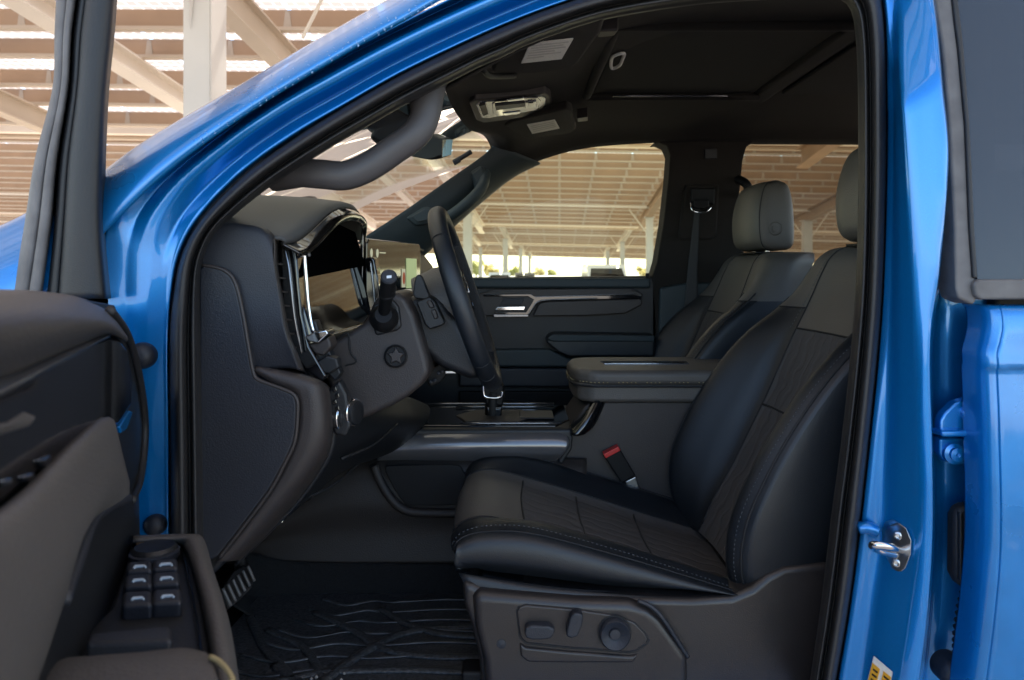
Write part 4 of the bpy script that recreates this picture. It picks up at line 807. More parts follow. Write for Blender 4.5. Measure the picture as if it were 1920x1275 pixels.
# ------------------------------------------------------------------ centre console and tunnel
con = pplate('center_console', [(1063, 812), (1098, 760), (1120, 752), (1400, 750), (1400, 1010), (1250, 1010), (1180, 960), (1064, 868), (1050, 866)], .735, .25, PLASTIC_W, truck, .010)
plate('console_tray', [V((-.33, .70, .992)), V((.15, .70, .992)), V((.17, 1.03, .992)), V((-.33, 1.03, .992))], (0, 0, -.04), PLASTIC_D, con, .01)
plate('gloss_tray_top', [V((-.27, .72, .996)), V((.11, .72, .996)), V((.15, .80, .996)), V((.15, 1.01, .996)), V((-.27, 1.01, .996))], (0, 0, -.006), GLOSSB, con, .003)
plate('cup_tray', [V((-.12, .76, .999)), V((.02, .76, .999)), V((.06, .84, .999)), V((.03, .92, .999)), V((-.10, .92, .999)), V((-.15, .84, .999))], (0, 0, -.006), TUNNEL, con, .003)
plate('cup_mat', [V((0.02, .79, 1.002)), V((.11, .79, 1.002)), V((.11, .89, 1.002)), V((.02, .89, 1.002))], (0, 0, -.005), RUBBER, con, .003)
for y_, a, b in ((1.005, -.27, .12), (.955, -.16, .10), (.726, -.13, .125)): tube('chrome_line', [V((a, y_, 1.000)), V((b, y_, 1.000))], .0026, SATIN, con, 6, 8)
surf('gloss_corner', [ws([(1064, 808, .725), (1082, 780, .77), (1098, 757, .80)], 0), ws([(1076, 817, .69), (1098, 788, .70), (1116, 752, .725)], 0), ws([(1094, 815, .70), (1114, 797, .712), (1136, 751, .738)], 0)], GLOSSB, con, 16, 14, .004)
brow = [(738, 828), (790, 808), (850, 805), (1036, 804), (1060, 808)]
surf('metal_side_trim', [ws([(735, 806), (800, 803), (900, 803), (1040, 802), (1064, 811)], .745), ws([(728, 822), (800, 815), (900, 814), (1040, 813), (1066, 820)], .70), ws([(720, 838), (800, 834), (900, 833), (1040, 832), (1067, 834)], .682), ws([(712, 852), (800, 850), (900, 850), (1035, 850), (1058, 850)], .686), ws([(702, 868), (800, 868), (900, 868), (1020, 867), (1046, 866)], .715)], TRIM, con, 60, 24, .003)
pplate('trim_end_cap', [(1046, 866), (1066, 836), (1066, 812), (1074, 818), (1072, 842), (1054, 870)], .70, .04, PLASTIC_D, con, .004)
def lid_xy(g): return [(.72, .715 - g), (.25, .715 - g), (.198, .722 - g), (.168 - g * .6, .748), (.158 - g, .80), (.158 - g, .93), (.168 - g * .6, .985), (.198, 1.008 + g), (.25, 1.014 + g), (.72, 1.014 + g)]
lid = plate('armrest_lid', [V((x, y, 1.052)) for x, y in lid_xy(0)], (0, 0, .05), LEATHER_G, con, .012, 4)
plate('lid_pad', [V((x, y, 1.095)) for x, y in lid_xy(.006)], (0, 0, .0395), LEATHER_G, lid, .017, 5)
tube('lid_piping', [V((x, y, 1.0945)) for x, y in lid_xy(.006)], .0026, SEAM, lid, 90, 8)
stitch('stitching', [[V((x, y, 1.1045)) for x, y in lid_xy(.0062)]], STITCH_Y, lid, .006, .004, .0012)
plate('lid_handle_inlay', [V((.245, .83, 1.1345)), V((.47, .83, 1.1345)), V((.475, .885, 1.1345)), V((.24, .885, 1.1345))], (0, 0, .003), CHROME, lid, .001)
plate('inlay_slot', [V((.262, .838, 1.138)), V((.46, .838, 1.138)), V((.46, .858, 1.138)), V((.262, .858, 1.138))], (0, 0, .001), GLOSSB, lid, 0)
# shifter
sh = tube('gear_shifter', [V((-.052, .85, .985)), V((-.052, .85, 1.03)), V((-.050, .85, 1.06))], lambda f: .022 - .004 * f, BLACK, con, 20, 16)
plate('shifter_knob', [W(904, 716, .835), W(911, 709, .835), (W(944, 722, .835)), W(946, 745, .835), W(942, 762, .835), W(912, 762, .835), W(906, 745, .835)], (0, .06, 0), BLACK, sh, .008)
tube('knob_chrome', [W(906, 718, .832), W(907, 736, .832), W(911, 744, .832), W(930, 746, .832), W(940, 743, .832), W(942, 734, .832)], .0040, CHROME, sh, 40, 8)
pplate('shifter_skirt', [(911, 762), (942, 762), (939, 792), (944, 800), (908, 800), (914, 790)], .832, .05, GLOSSB, sh, .005)
# tunnel and carpet
tun = surf('tunnel_side', [ws([(380, 1040), (500, 935), (600, 878), (700, 858), (860, 858), (1100, 860)], .72), ws([(400, 1035), (520, 950), (610, 900), (715, 880), (860, 880), (1100, 890)], .685), ws([(420, 1035), (540, 975), (630, 945), (730, 940), (870, 946), (1100, 950)], .665), ws([(430, 1040), (540, 1010), (640, 1000), (740, 998), (880, 998), (1100, 1000)], .675), ws([(440, 1050), (540, 1052), (640, 1056), (740, 1056), (880, 1056), (1100, 1056)], .66)], TUNNEL, truck, 60, 40, .004)
pplate('pocket_recess', [(722, 876), (735, 873), (850, 872), (868, 884), (893, 930), (890, 945), (775, 948), (755, 940), (738, 915), (724, 888)], .654, .012, BLACK, tun, .004, 3, 60)
tube('pocket_rim', [W(p[0], p[1], .655) for p in [(702, 872), (712, 900), (736, 938), (765, 958), (820, 962), (900, 962)]], .011, TUNNEL, tun, 40, 10)
surf('tunnel_carpet', [ws([(440, 1046), (470, 1038), (540, 1052), (640, 1056), (900, 1057)], .655), ws([(440, 1085), (500, 1090), (600, 1100), (700, 1102), (900, 1102)], .63), ws([(440, 1110), (500, 1135), (580, 1152), (700, 1152), (900, 1150)], .60), ws([(430, 1130), (500, 1170), (580, 1185), (700, 1190), (900, 1190)], .50)], CARPET, truck, 40, 24, .004)
pplate('tunnel_end_panel', [(400, 930), (560, 930), (640, 1060), (400, 1060)], .70, .03, TUNNEL, truck, .01)
lathe('trim_screw', W(527, 976, .58), (.2, -.9, .3), [(.005, 0), (.005, .002), (.001, .003)], CHROME, truck, 12)
tube('throttle_linkage', [W(490, 1010, .60), W(505, 985, .60), W(527, 965, .62)], .01, BLACK, truck, 8, 8)
# buckle
bd = V((28, 44)); bu = plate('seat_belt_buckle', [W(1131, 853, .70), W(1160, 838, .70), W(1192, 892, .70), W(1166, 907, .70)], (0, .028, 0), BLACK, truck, .004)
plate('release_button', [W(1131, 852, .697), W(1160, 837, .697), W(1164, 845, .697), W(1136, 860, .697)], (0, .030, 0), RED, bu, .002)
pplate('buckle_stalk', [(1172, 903), (1192, 893), (1204, 930), (1190, 936)], .712, .012, STEEL, bu, .003)

# ------------------------------------------------------------------ seats
def sec_curve(cols_pts, n): return curve(cols_pts, n)
def build_seat():
    seat = pplate('seat', [(866, 1090), (886, 1096), (905, 1106), (1080, 1122), (1200, 1122), (1300, 1124), (1372, 1120), (1410, 1104), (1440, 1080), (1470, 1064), (1545, 1058), (1620, 1062), (1620, 1330), (905, 1330), (898, 1235), (884, 1175), (870, 1135)], .155, .09, SEATBASE, truck, .034, 6)
    box('seat_base_core', (.22, .45, .68), (.50, .46, .10), BLACK, seat, .02)
    pplate('valance_panel', [(884, 1112), (905, 1112), (1080, 1126), (1180, 1130), (1216, 1140), (1240, 1160), (1292, 1232), (1292, 1330), (912, 1330), (905, 1240), (890, 1180)], .138, .05, SEATBASE, seat, .018, 5)
    tube('valance_crease', [W(1196, 1126, .143), W(1222, 1138, .138), W(1246, 1164, .137), (W(1290, 1232, .146))], .004, PLASTIC, seat, 30, 8)
    pplate('switch_bezel', [(966, 1145), (970, 1136), (985, 1132), (1080, 1140), (1160, 1152), (1192, 1166), (1212, 1186), (1220, 1200), (1214, 1210), (1194, 1224), (1180, 1226), (1060, 1217), (985, 1209), (972, 1196)], .1375, .012, SEAM, seat, .002)
    pplate('switch_plate', [(969, 1147), (973, 1139), (986, 1135), (1080, 1143), (1159, 1155), (1190, 1168), (1209, 1188), (1216, 1200), (1211, 1208), (1192, 1221), (1180, 1223), (1061, 1214), (987, 1206), (975, 1194)], .134, .012, SEATBASE, seat, .003)
    pplate('bezel_shelf', [(974, 1206), (986, 1214), (1060, 1222), (1182, 1231), (1198, 1228), (1188, 1244), (1060, 1244), (990, 1243), (976, 1232)], .133, .012, SEATBASE, seat, .005)
    pplate('slide_switch', [(983, 1188), (985, 1178), (994, 1173), (1030, 1174), (1040, 1180), (1040, 1190), (1030, 1200), (1000, 1201), (986, 1198)], .116, .02, PLASTIC, seat, .006, 4)
    pplate('recline_switch', [(1070, 1158), (1076, 1150), (1088, 1150), (1094, 1156), (1092, 1172), (1084, 1194), (1072, 1198), (1062, 1194), (1063, 1180)], .114, .022, PLASTIC, seat, .006, 4)
    lathe('lumbar_knob', W(1152, 1185, .135), (0, -1, 0), [(.0265, 0), (.0265, .012), (.024, .015), (.0215, .013), (.010, .006), (.0085, .010), (.001, .0105)], PLASTIC, seat, 40)
    lathe('lumbar_ring', W(1152, 1185, .135), (0, -1, 0), [(.0295, 0), (.0295, .002), (.0265, .002)], SEAM, seat, 40)
    lathe('screw_cap', W(940, 1206, .140), (0, -1, 0), [(.009, 0), (.008, .003), (.001, .0045)], PLASTIC, seat, 20)
    for y0 in (.20, .60): box('seat_rail', (.22, y0, .645), (.62, .05, .05), BLACK, seat, .006)
    box('rail_cover', (-.02, .20, .66), (.07, .07, .06), PLASTIC_D, seat, .015)
    # cushion: stations along x with a section across the seat
    X = [-.118, -.112, -.090, -.045, .04, .19, .34, .455]
    ZR = [.868, .892, .912, .924, .920, .880, .833, .795]
    ZI = [.845, .880, .899, .904, .878, .832, .785, .752]
    ZB = [.850, .850, .850, .846, .836, .818, .812, .81]
    NB, FB = .0, .0
    def crow(i):
        x, zr, zi, zb = X[i], ZR[i], ZI[i], ZB[i]; dx = .012 if i < 2 else 0
        return [V((x + .03 * (i < 3), .185, zb)), V((x + dx, .160, zb + (zr - zb) * .35)), V((x + dx, .163, zb + (zr - zb) * .78)), V((x + dx * .5, .190, zr - .003)), V((x, .225, zr + .001)), V((x, .265, zr - (zr - zi) * .45)), V((x, .305, zi + .002)), V((x - .004, .38, zi + .006)), V((x - .006, .455, zi + .007)), V((x - .004, .53, zi + .006)), V((x, .605, zi + .002)), V((x, .645, zr - (zr - zi) * .45)), V((x, .685, zr + .001)), V((x + dx * .5, .722, zr - .003)), V((x + dx, .748, zb + (zr - zb) * .78)), V((x + dx, .750, zb + (zr - zb) * .35)), V((x + .03 * (i < 3), .725, zb))]
    base = [V((-.075, .20 + (.51) * k / 16, .835)) for k in range(17)]
    fr1 = [V((-.112 + .012 * (k < 3 or k > 13), .17 + .57 * k / 16, .852)) for k in range(17)]
    R_ = [base, fr1] + [crow(i) for i in range(1, 8)]
    K = 6; NU = 16 * K + 1
    def dcol(row):
        p = [V(q) for q in row]; out = []
        for i in range(16):
            a = p[i - 1] if i else 2 * p[0] - p[1]; d = p[i + 2] if i + 2 < 17 else 2 * p[16] - p[15]
            for k in range(K): out.append(cr(a, p[i], p[i + 1], d, k / K))
        out.append(p[16]); return out
    rr = [dcol(r) for r in R_]
    def colcurve(j):
        p = [r[j] for r in rr]; out = []; n = len(p); KK = 8
        for i in range(n - 1):
            q0 = p[i - 1] if i else 2 * p[0] - p[1]; q3 = p[i + 2] if i + 2 < n else 2 * p[-1] - p[-2]
            for k in range(KK): out.append(cr(q0, p[i], p[i + 1], q3, k / KK))
        out.append(p[-1]); return out
    colsG = [colcurve(j) for j in range(NU)]; NV = len(colsG[0])
    Gc = [[colsG[j][i] for j in range(NU)] for i in range(NV)]
    def cut(name, u0, u1, v0, v1, m, par): return grid(name, [row[u0:u1 + 1] for row in Gc[v0:v1 + 1]], m, par)
    fv = 5 * 8 - 1
    a, b = 5 * K + 3, 11 * K - 3
    cush = cut('cushion', 0, a, 0, NV - 1, LEATHER_B, seat); cut('cushion_far_bolster', b, NU - 1, 0, NV - 1, LEATHER_B, cush if False else seat)
    cut('cushion_front_panel', a, b, 0, fv, LEATHER_G, seat); cut('cushion_center', a, b, fv, NV - 1, INSERT, seat)
    col_line = lambda j, v0, v1, off=.0015: [Gc[i][j] + V((0, 0, off)) for i in range(v0, v1 + 1, 3)]
    for j in (a, b): tube('seam', col_line(j, 6, NV - 1, .0005), .0022, SEAM, seat, 60, 6)
    for vv in (fv, 6 * 8 - 2, 7 * 8 - 3): tube('seam', [Gc[vv][j] + V((0, 0, .0004)) for j in range(a, b + 1, 4)], .0018, SEAM, seat, 30, 6)
    tube('seam', [Gc[i][3 * K - 2] + V((0, -.0005, .0004)) for i in range(8, NV, 3)], .0016, SEAM, seat, 60, 6)
    tube('seam', [Gc[i][13 * K] + V((0, 0, .0004)) for i in range(8, NV, 3)], .0016, SEAM, seat, 60, 6)
    stitch('stitching', [[Gc[i][3 * K + 1] + V((0, -.0006, .0008)) for i in range(8, NV, 3)], [Gc[i][13 * K - 3] + V((0, 0, .0008)) for i in range(8, NV, 3)]], STITCH, seat, .005, .0035, .0007)
    surf('cushion_underside', [[V((-.085, .19, .838)), V((.1, .185, .815)), V((.3, .185, .806)), V((.46, .185, .806))], [V((-.07, .19, .80)), V((.1, .19, .79)), V((.3, .19, .78)), V((.46, .19, .78))]], BLACK, seat, 20, 4, .003)
    surf('cushion_lower_band', [[V((-.095, .172, .848)), V((.05, .165, .826)), V((.25, .165, .809)), V((.40, .165, .807))], [V((-.080, .166, .826)), V((.05, .160, .803)), V((.25, .160, .790)), V((.42, .160, .792))], [V((-.06, .19, .815)), V((.05, .19, .795)), V((.25, .19, .785)), V((.44, .19, .785))]], LEATHER_B, seat, 30, 8, .003)
    plate('cushion_base_block', [V((-.06, .2, .835)), V((.2, .2, .78)), V((.46, .2, .70)), V((.46, .2, .66)), V((-.04, .2, .70))], (0, .5, 0), BLACK, seat, .01)
    # backrest: stations up the back
    Z = [.775, .85, .93, 1.01, 1.09, 1.17, 1.235, 1.285, 1.33, 1.38, 1.418, 1.438]
    XI = [.435, .472, .518, .558, .597, .632, .660, .683, .702, .722, .742, .775]
    XR = [.412, .390, .396, .428, .472, .527, .585, .645, .690, .722, .745, .778]
    HW = [.265, .285, .293, .295, .295, .293, .288, .280, .270, .260, .245, .205]
    def brow_(i):
        z, xi, xr, hw = Z[i], XI[i], XR[i], HW[i]; c = .45; bx = min(xi + .15, .90); s = hw / .295
        return [V((bx, c - hw * .80, z + .0)), V((xi + .09, c - hw * .97, z)), V((min(xr + .055, xi + .06), c - hw, z)), V((xr + .018, c - hw * .955, z)), V((xr, c - hw * .83, z)), V((xr + (xi - xr) * .55, c - hw * .66, z)), V((xi, c - hw * .52, z)), V((xi + .008, c - hw * .26, z)), V((xi + .010, c, z)), V((xi + .008, c + hw * .26, z)), V((xi, c + hw * .52, z)), V((xr + (xi - xr) * .55, c + hw * .66, z)), V((xr, c + hw * .83, z)), V((xr + .018, c + hw * .955, z)), V((min(xr + .055, xi + .06), c + hw, z)), V((xi + .09, c + hw * .97, z)), V((bx, c + hw * .80, z))]
    R_ = [brow_(i) for i in range(12)]
    top = [V((.86, .45 - .17 + .34 * k / 16, 1.437)) for k in range(17)]; R_.append(top)
    rr = [dcol(r) for r in R_]
    def colcurve(j):
        p = [r[j] for r in rr]; out = []; n = len(p); KK = 8
        for i in range(n - 1):
            q0 = p[i - 1] if i else 2 * p[0] - p[1]; q3 = p[i + 2] if i + 2 < n else 2 * p[-1] - p[-2]
            for k in range(KK): out.append(cr(q0, p[i], p[i + 1], q3, k / KK))
        out.append(p[-1]); return out
    cb = [colcurve(j) for j in range(NU)]; NV = len(cb[0])
    Gb = [[cb[j][i] for j in range(NU)] for i in range(NV)]
    def cutb(name, u0, u1, v0, v1, m, par): return grid(name, [row[u0:u1 + 1] for row in Gb[v0:v1 + 1]], m, par)
    vs = int(6.35 * 8); a, b = 6 * K, 10 * K; side = 2 * K + 2
    cutb('backrest', 0, side, 0, int(7.25 * 8), LEATHER_B, seat); cutb('shoulder_side', 0, side, int(7.25 * 8), NV - 1, LEATHER_G, seat)
    vb = int(7.25 * 8)
    for nm, u0, u1 in (('near_bolster', side, a), ('far_bolster', b, NU - 1)):
        cutb(nm, u0, u1, 0, vb, LEATHER_B, seat); cutb('shoulder_side', u0, u1, vb, NV - 1, LEATHER_G, seat)
        tube('seam', [Gb[vb][j] + V((-.0006, 0, 0)) for j in range(u0, u1 + 1, 2)], .002, SEAM, seat, 30, 6)
    cutb('backrest_center', a, b, 0, vs, INSERT, seat); cutb('shoulder_panel', a, b, vs, NV - 1, LEATHER_G, seat)
    L = lambda j, v0, v1, o: [Gb[i][j] + V(o) for i in range(v0, v1, 3)]
    tube('seam', L(a, 2, NV - 4, (-.0004, 0, 0)), .002, SEAM, seat, 80, 6); tube('seam', L(b, 2, NV - 4, (-.0004, 0, 0)), .002, SEAM, seat, 80, 6)
    for vv in (vs, int(vs * .60)): tube('seam', [Gb[vv][j] + V((-.0006, 0, 0)) for j in range(a, b + 1, 3)], .0022, SEAM, seat, 30, 6)
    j1, j2, j3 = 5 * K - 3, 3 * K, 12 * K + 3
    tube('seam', L(j1, 2, vs + 14, (-.0004, -.0004, 0)), .0017, SEAM, seat, 80, 6); tube('seam', L(j2, 2, vs + 14, (-.0006, -.0006, 0)), .0024, SEAM, seat, 80, 6); tube('seam', L(j3, 2, vs + 14, (-.0004, -.0002, 0)), .0018, SEAM, seat, 80, 6)
    stitch('stitching', [L(j1 - 1, 2, vs + 14, (-.0006, -.0006, 0)), L(j1 + 2, 2, vs + 14, (-.0006, -.0006, 0)), L(j2 + 2, 2, vs + 14, (-.0008, -.0006, 0)), L(j3 - 2, 2, vs + 14, (-.0008, 0, 0)), L(a - 2, vs, NV - 8, (-.0008, 0, 0)), L(b + 2, vs, NV - 8, (-.0008, 0, 0))], STITCH, seat, .005, .0035, .0007)
    # back shell
    surf('seat_back_shell', [[V((min(XI[i] + .15, .90), .45 + s * HW[i] * .80, Z[i])) for i in range(0, 12)] for s in (-1, -.4, .4, 1)], PLASTIC_D, seat, 20, 10, .004)
    # headrest
    hz = [1.447, 1.452, 1.475, 1.54, 1.60, 1.645, 1.662, 1.664]; hf = [.790, .752, .732, .726, .734, .752, .785, .81]; hb = [.835, .862, .872, .872, .868, .86, .845, .83]; hwid = [.100, .122, .132, .134, .129, .118, .095, .075]
    rowsH = []
    for z, f, bk_, w in zip(hz, hf, hb, hwid):
        c = .45; m = (f + bk_) / 2; rowsH.append([V((f + .010, c - w * .72, z)), V((f, c - w * .35, z)), V((f - .001, c, z)), V((f, c + w * .35, z)), V((f + .010, c + w * .72, z)), V((f + .030, c + w * .96, z)), V((m, c + w, z)), V((bk_ - .02, c + w * .95, z)), V((bk_, c + w * .6, z)), V((bk_ + .004, c, z)), V((bk_, c - w * .6, z)), V((bk_ - .02, c - w * .95, z)), V((m, c - w, z)), V((f + .030, c - w * .96, z))])
    ring = [curve(r, 84, closed=True) for r in rowsH]
    ccols = [curve([r[j] for r in ring], 40) for j in range(84)]
    bm = bmesh.new(); vv = [[bm.verts.new(ccols[j][i]) for j in range(84)] for i in range(40)]
    for i in range(39):
        for j in range(84): bm.faces.new((vv[i][j], vv[i][(j + 1) % 84], vv[i + 1][(j + 1) % 84], vv[i + 1][j]))
    bm.faces.new(vv[0]); bm.faces.new(vv[-1]); from_bm('headrest', bm, LEATHER_G, seat)
    for j in (80, 28): tube('headrest_seam', [ccols[j % 84][i] * 1.0 + (ccols[j % 84][i] - V((.80, .45, 1.55))).normalized() * .0006 for i in range(1, 39)], .0014, SEAM, seat, 60, 6)
    lathe('headrest_button', V((.80, .45 - .1315, 1.512)), (0, -1, 0), [(.023, -.006), (.023, .0), (.020, .004), (.0165, .001), (.012, .001), (.011, .004), (.001, .005)], LEATHER_G, seat, 28)
    for s in (-1, 1): tube('headrest_post', [V((.80, .45 + s * .06, 1.38)), V((.80, .45 + s * .06, 1.47))], .007, STEEL, seat, 6, 10)
    plate('headrest_collar', [V((.755, .36, 1.437)), V((.84, .36, 1.437)), V((.84, .54, 1.437)), V((.755, .54, 1.437))], (0, 0, .006), BLACK, seat, .002)
    return seat
n0 = len(col.objects)
before = set(col.objects)
drv = build_seat(); drv['label'] = 'driver seat, nearest the open door'
kids = [o for o in col.objects if o.parent is drv]
ps = drv.copy(); col.objects.link(ps); ps.parent = truck; ps['label'] = 'passenger seat, beyond the console'
ps.location = (0, .80, 0); ps.matrix_parent_inverse = Matrix.Translation(-V(truck.location))
for k in kids:
    c = k.copy(); col.objects.link(c); c.parent = ps

# ------------------------------------------------------------------ opened front door
door = plate('front_door', [DP(p[0], p[1], -.005) for p in [(-30, 556), (60, 552), (130, 555), (205, 580), (236, 620), (256, 690), (268, 770), (270, 830), (262, 920), (264, 1000), (285, 1100), (296, 1320), (-30, 1320)]], (DN.x * -.05, DN.y * -.05, 0), PLASTIC_D, truck, .010); door['label'] = 'driver side front door, swung open'
def DB(u, v, z): return V((DH.x + DU.x * u + DN.x * v, DH.y + DU.y * u + DN.y * v, z))
plate('outer_skin', [DB(.0, -.055, .58), DB(.0, -.125, .60), DB(.0, -.135, .95), DB(.0, -.12, 1.325), DB(.0, -.055, 1.325)], (DU.x * 1.08, DU.y * 1.08, 0), BLUE, door, .01)
def dsurf(name, rows, m, nu=40, nv=16, thick=.003): return surf(name, [[DP(*p) for p in r] for r in rows], m, door, nu, nv, thick)
def dplate(name, px, v, th, m, bv=.004, seg=3, smoothed=0): return plate(name, [DP(p[0], p[1], v) for p in px], (DN.x * -th, DN.y * -th, 0), m, door, bv, seg, smoothed)
dsurf('upper_pad', [[(-40, 546, -.05), (20, 546, -.05), (80, 549, -.05), (150, 560, -.05), (205, 585, -.04), (234, 628, -.02)], [(-40, 556, -.01), (20, 553, -.01), (85, 556, -.01), (150, 566, -.01), (205, 590, -.01), (236, 630, -.005)], [(-40, 590, .02), (20, 588, .02), (90, 588, .02), (150, 594, .02), (203, 606, .018), (237, 634, .008)], [(-40, 650, .028), (20, 645, .028), (90, 630, .028), (150, 620, .025), (203, 618, .02), (238, 638, .01)], [(-40, 716, .012), (20, 698, .012), (90, 668, .012), (150, 643, .012), (203, 624, .01), (238, 640, .006)]], PADL, 50, 30)
dsurf('satin_strip', [[(-40, 720, .010), (20, 700, .010), (90, 670, .010), (150, 645, .010), (205, 625, .008)], [(-40, 760, .018), (20, 731, .018), (90, 692, .018), (150, 660, .016), (207, 630, .012)]], SATIN, 30, 6)
dplate('gloss_trim_panel', [(-40, 744), (20, 718), (90, 684), (150, 655), (206, 629), (226, 634), (238, 650), (246, 690), (248, 760), (222, 800), (190, 790), (140, 835), (60, 900), (0, 950), (-40, 985)], .008, .02, WOOD, .006)
dplate('door_handle_bezel', [(-40, 800), (20, 790), (50, 770), (75, 780), (60, 800), (10, 815), (-40, 830)], .010, .01, LEATHER_D, .004)
for p in ([(78, 862), (98, 852), (106, 866), (88, 880)], [(50, 892), (66, 884), (70, 896), (56, 906)], [(10, 900), (24, 894), (30, 906), (16, 914)]): dplate('door_lock_button', p, .012, .01, SATIN, .003)
gh = dsurf('pull_handle', [[(-40, 988, .006), (0, 958, .006), (60, 905, .006), (120, 842, .006), (170, 797, .006), (196, 781, .004)], [(-40, 1000, .026), (0, 975, .026), (62, 922, .026), (124, 858, .024), (175, 808, .02), (203, 784, .008)], [(-40, 1100, .034), (0, 1075, .034), (70, 1010, .034), (140, 930, .03), (190, 850, .024), (213, 792, .012)], [(-40, 1340, .034), (10, 1290, .034), (100, 1110, .034), (160, 985, .03), (212, 890, .022), (224, 838, .012)], [(-10, 1380, .016), (60, 1290, .016), (115, 1135, .016), (170, 975, .016), (236, 940, .014), (241, 905, .010)]], LEATHER_D, 50, 30)
dplate('pull_cup', [(110, 1130), (172, 972), (188, 958), (238, 936), (250, 930), (258, 980), (262, 1060), (260, 1240), (60, 1310), (66, 1270)], .004, .02, PLASTIC_D, .006)
tube('cup_ridge', [DP(118, 1130, .012), DP(150, 1040, .012), DP(174, 975, .012), DP(200, 952, .012), DP(240, 934, .012)], .006, PLASTIC, door, 30, 8)
dplate('blue_reflector', [(226, 800), (243, 770), (250, 772), (238, 806), (228, 812)], .010, .006, BLUE, .002)
tube('door_edge_seal', [DP(p[0], p[1], -.002) for p in [(206, 582), (238, 628), (257, 690), (270, 770), (271, 830), (262, 900), (247, 940)]], .006, RUBBER, door, 60, 8)
# armrest: real level surfaces
AZ = 1.03
def hp(name, px, z, th, m, bv=.004, seg=3): return plate(name, [HP(p[0], p[1], z) for p in px], (0, 0, -th), m, door, bv, seg)
hp('switch_base', [(246, 1014), (345, 1012), (362, 1050), (378, 1120), (392, 1200), (402, 1290), (120, 1290), (165, 1180), (205, 1140), (235, 1060)], AZ - .012, .06, PLASTIC_D, .006)
surf('armrest_bezel', [[HP(p[0], p[1], AZ - .03) for p in [(250, 1024), (328, 1024), (346, 1036), (362, 1080), (384, 1170), (404, 1300), (412, 1360)]], [HP(p[0], p[1], AZ + .004) for p in [(250, 1016), (334, 1014), (353, 1026), (372, 1076), (396, 1168), (416, 1300), (424, 1360)]], [HP(p[0], p[1], AZ + .004) for p in [(250, 1008), (345, 1005), (371, 1010), (389, 1070), (416, 1165), (436, 1300), (446, 1360)]], [HP(p[0], p[1], AZ - .02) for p in [(250, 1006), (350, 1003), (379, 1010), (398, 1070), (427, 1165), (449, 1300), (459, 1360)]]], LEATHER_D, door, 60, 20, .003)
tube('copper_strip', [HP(p[0], p[1], AZ + .002) for p in [(256, 1019), (290, 1018), (318, 1017)]], .0022, mat('copper_accent', (.55, .32, .18), rough=.3, metal=.7), door, 12, 8)
surf('bezel_inner_trim', [[HP(p[0], p[1], AZ - .004) for p in [(318, 1018), (338, 1026), (352, 1070), (370, 1160), (388, 1290)]], [HP(p[0], p[1], AZ - .02) for p in [(318, 1024), (330, 1036), (343, 1080), (358, 1170), (372, 1290)]]], GLOSSB, door, 30, 8, .002)
pad = surf('armrest_pad', [[HP(p[0], p[1], AZ + .012) for p in [(60, 1330), (78, 1262), (100, 1240), (180, 1232), (260, 1226), (340, 1218), (385, 1226)]], [HP(p[0], p[1], AZ + .03) for p in [(60, 1345), (82, 1282), (110, 1256), (180, 1246), (260, 1240), (340, 1234), (398, 1246)]], [HP(p[0], p[1], AZ + .034) for p in [(60, 1420), (90, 1390), (120, 1360), (180, 1340), (260, 1330), (350, 1330), (425, 1340)]], [HP(p[0], p[1], AZ + .034) for p in [(60, 1500), (90, 1480), (120, 1460), (180, 1450), (260, 1440), (360, 1440), (450, 1450)]]], LEATHER_D, door, 50, 20, .003)
tube('pad_piping', [HP(p[0], p[1], AZ + .034) for p in [(394, 1232), (410, 1240), (424, 1254), (434, 1270), (440, 1300)]], .0024, STITCH_Y, door, 20, 6)
def button(px, py, w, h, n='window_switch'):
    o = hp(n, [(px, py), (px + w, py - 3), (px + w + 2, py + h - 3), (px - 2, py + h)], AZ + .004, .02, PLASTIC, .005); return o
for px, py, w, h in ((238, 1052, 46, 18), (287, 1048, 46, 18), (234, 1076, 50, 22), (286, 1072, 50, 22), (230, 1108, 54, 26), (286, 1104, 54, 26)):
    button(px, py, w, h)
    k = .5; cx, c_y = px + w * .52, py + h * .45
    hp('switch_mark', [(cx - 13, c_y + 4), (cx - 9, c_y - 1), (cx + 9, c_y - 2), (cx + 13, c_y + 2), (cx + 10, c_y + 3), (cx + 7, c_y + 1), (cx - 7, c_y + 2), (cx - 10, c_y + 5)], AZ + .0055, .0015, mat('switch_white', (.45, .55, .65), rough=.5) if not bpy.data.materials.get('switch_white') else bpy.data.materials['switch_white'], 0)
lathe('mirror_control', HP(290, 1038, AZ - .002), (0, 0, 1), [(.027, -.01), (.027, .006), (.023, .010), (.012, .008), (.001, .008)], PLASTIC_D, door, 30)
lathe('control_ring', HP(290, 1038, AZ), (0, 0, 1), [(.029, -.004), (.029, .003), (.027, .003)], PLASTIC, door, 30)
hp('switch_step', [(166, 1186), (318, 1172), (322, 1176), (324, 1200), (160, 1206)], AZ + .006, .03, PLASTIC, .005)
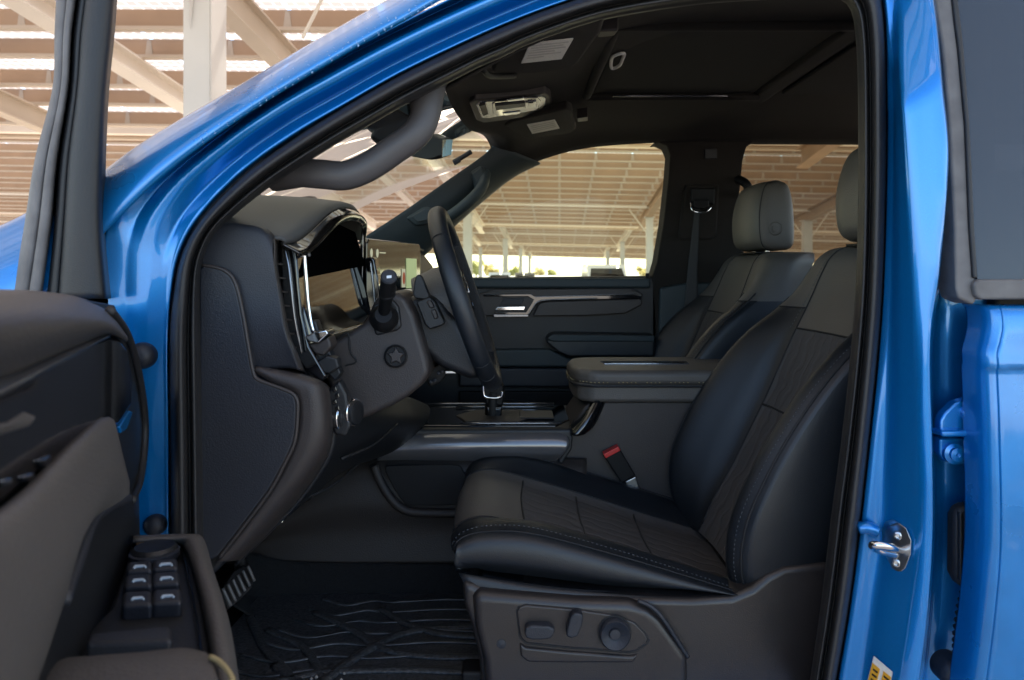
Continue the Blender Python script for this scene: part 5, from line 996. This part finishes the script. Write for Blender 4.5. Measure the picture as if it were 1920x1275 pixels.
# window frame post of the door
def post(cols_, m, name): return surf(name, [ws([(c[0], 560), (c[1], 425), (c[2], 300), (c[3], 167), (c[4], 67), (c[5], 0), (c[6], -60)], y) for c, y in cols_], m, door, 50, max(8, 6 * len(cols_)), .003)
Lx = (24, 47, 67, 100, 104, 107, 110); Bx = (80, 97, 108, 128, 134, 143, 150); Rx = (208, 196, 197, 203, 213, 218, 222)
mixx = lambda A, B, f: tuple(a + (b - a) * f for a, b in zip(A, B))
post([(Lx, .06), (mixx(Lx, Bx, .05), .0), (mixx(Lx, Bx, .45), -.015), (mixx(Lx, Bx, .52), .01), (mixx(Lx, Bx, .58), -.02), (mixx(Lx, Bx, .88), -.02), (mixx(Lx, Bx, .96), .03)], RUBBER_GREY, 'glass_run_channel')
post([(mixx(Lx, Bx, .92), .03), (mixx(Bx, Rx, .02), .045), (mixx(Bx, Rx, .10), .03)], BLACK, 'channel_groove')
post([(mixx(Bx, Rx, .06), .03), (mixx(Bx, Rx, .09), -.012), (mixx(Bx, Rx, .22), -.016), (mixx(Bx, Rx, .25), .0), (mixx(Bx, Rx, .28), -.03), (mixx(Bx, Rx, .60), -.040), (mixx(Bx, Rx, .88), -.03), (mixx(Bx, Rx, .95), .0), (Rx, .05)], PLASTIC_D, 'window_frame_post')
dplate('post_foot', [(150, 560), (215, 572), (236, 622), (226, 632), (190, 585), (150, 566)], -.02, .03, PLASTIC_D, .01)

# ------------------------------------------------------------------ floor mat with dust, ribs and pebbles
FZ = .602
fm = plate('floor_mat', [V((-.62, .13, FZ)), V((-.10, .13, FZ)), V((-.02, .20, FZ)), V((-.02, .60, FZ)), V((-.10, .66, FZ)), V((-.60, .62, FZ))], (0, 0, .014), MATRUB, None, .006)
fm['label'] = 'dusty black rubber floor mat in the driver footwell'; fm['category'] = 'floor mat'
zt = FZ + .016
for pts, r in (([(-.50, .16), (-.46, .22), (-.36, .27), (-.2, .28), (-.06, .27)], .007), ([(-.46, .30), (-.40, .24), (-.30, .21), (-.06, .20)], .007), ([(-.52, .44), (-.42, .36), (-.36, .26), (-.30, .15)], .006), ([(-.44, .52), (-.34, .44), (-.26, .36), (-.16, .33), (-.05, .33)], .007), ([(-.36, .22), (-.30, .34), (-.22, .43), (-.05, .46)], .008), ([(-.30, .54), (-.22, .46), (-.14, .42), (-.05, .41)], .007), ([(-.56, .30), (-.50, .22), (-.44, .17), (-.30, .155), (-.08, .155)], .006), ([(-.58, .5), (-.50, .36), (-.42, .26), (-.38, .15)], .006)):
    t = tube('mat_rib', [V((p[0], p[1], zt)) for p in pts], r * 1.5, MATRUB, fm, 40, 10, flat=.45)
for k in range(9):                             # flowing tread grooves between the large ribs
    y0 = .17 + .05 * k
    tube('mat_rib', [V((-.60 + .02 * k, y0 + .02, zt)), V((-.50 + .015 * k, y0 - .012, zt)), V((-.40 + .01 * k, y0 + .012, zt)), V((-.28, y0 + .004, zt)), V((-.16, y0 + .018, zt)), V((-.05, y0 + .012, zt))], .0042, RIBW, fm, 50, 8, flat=.5)
for i, (x, y, s) in enumerate(((-.375, .245, .003), (-.367, .25, .0035), (-.364, .238, .0025), (-.318, .24, .0035), (-.265, .238, .0025), (-.335, .285, .003), (-.318, .265, .0025))):
    bm = bmesh.new(); bmesh.ops.create_icosphere(bm, subdivisions=2, radius=s)
    for v in bm.verts: v.co *= random.uniform(.75, 1.2)
    o = from_bm('pebble', bm, bpy.data.materials.get('pale_pebble') or mat('pale_pebble', (.30, .28, .25), rough=.9)); o.location = (x, y, zt + s * .6)
    o['label'] = 'tiny pale pebble lying on the black rubber floor mat'; o['category'] = 'pebble'; o['group'] = 'pebbles on the floor mat'
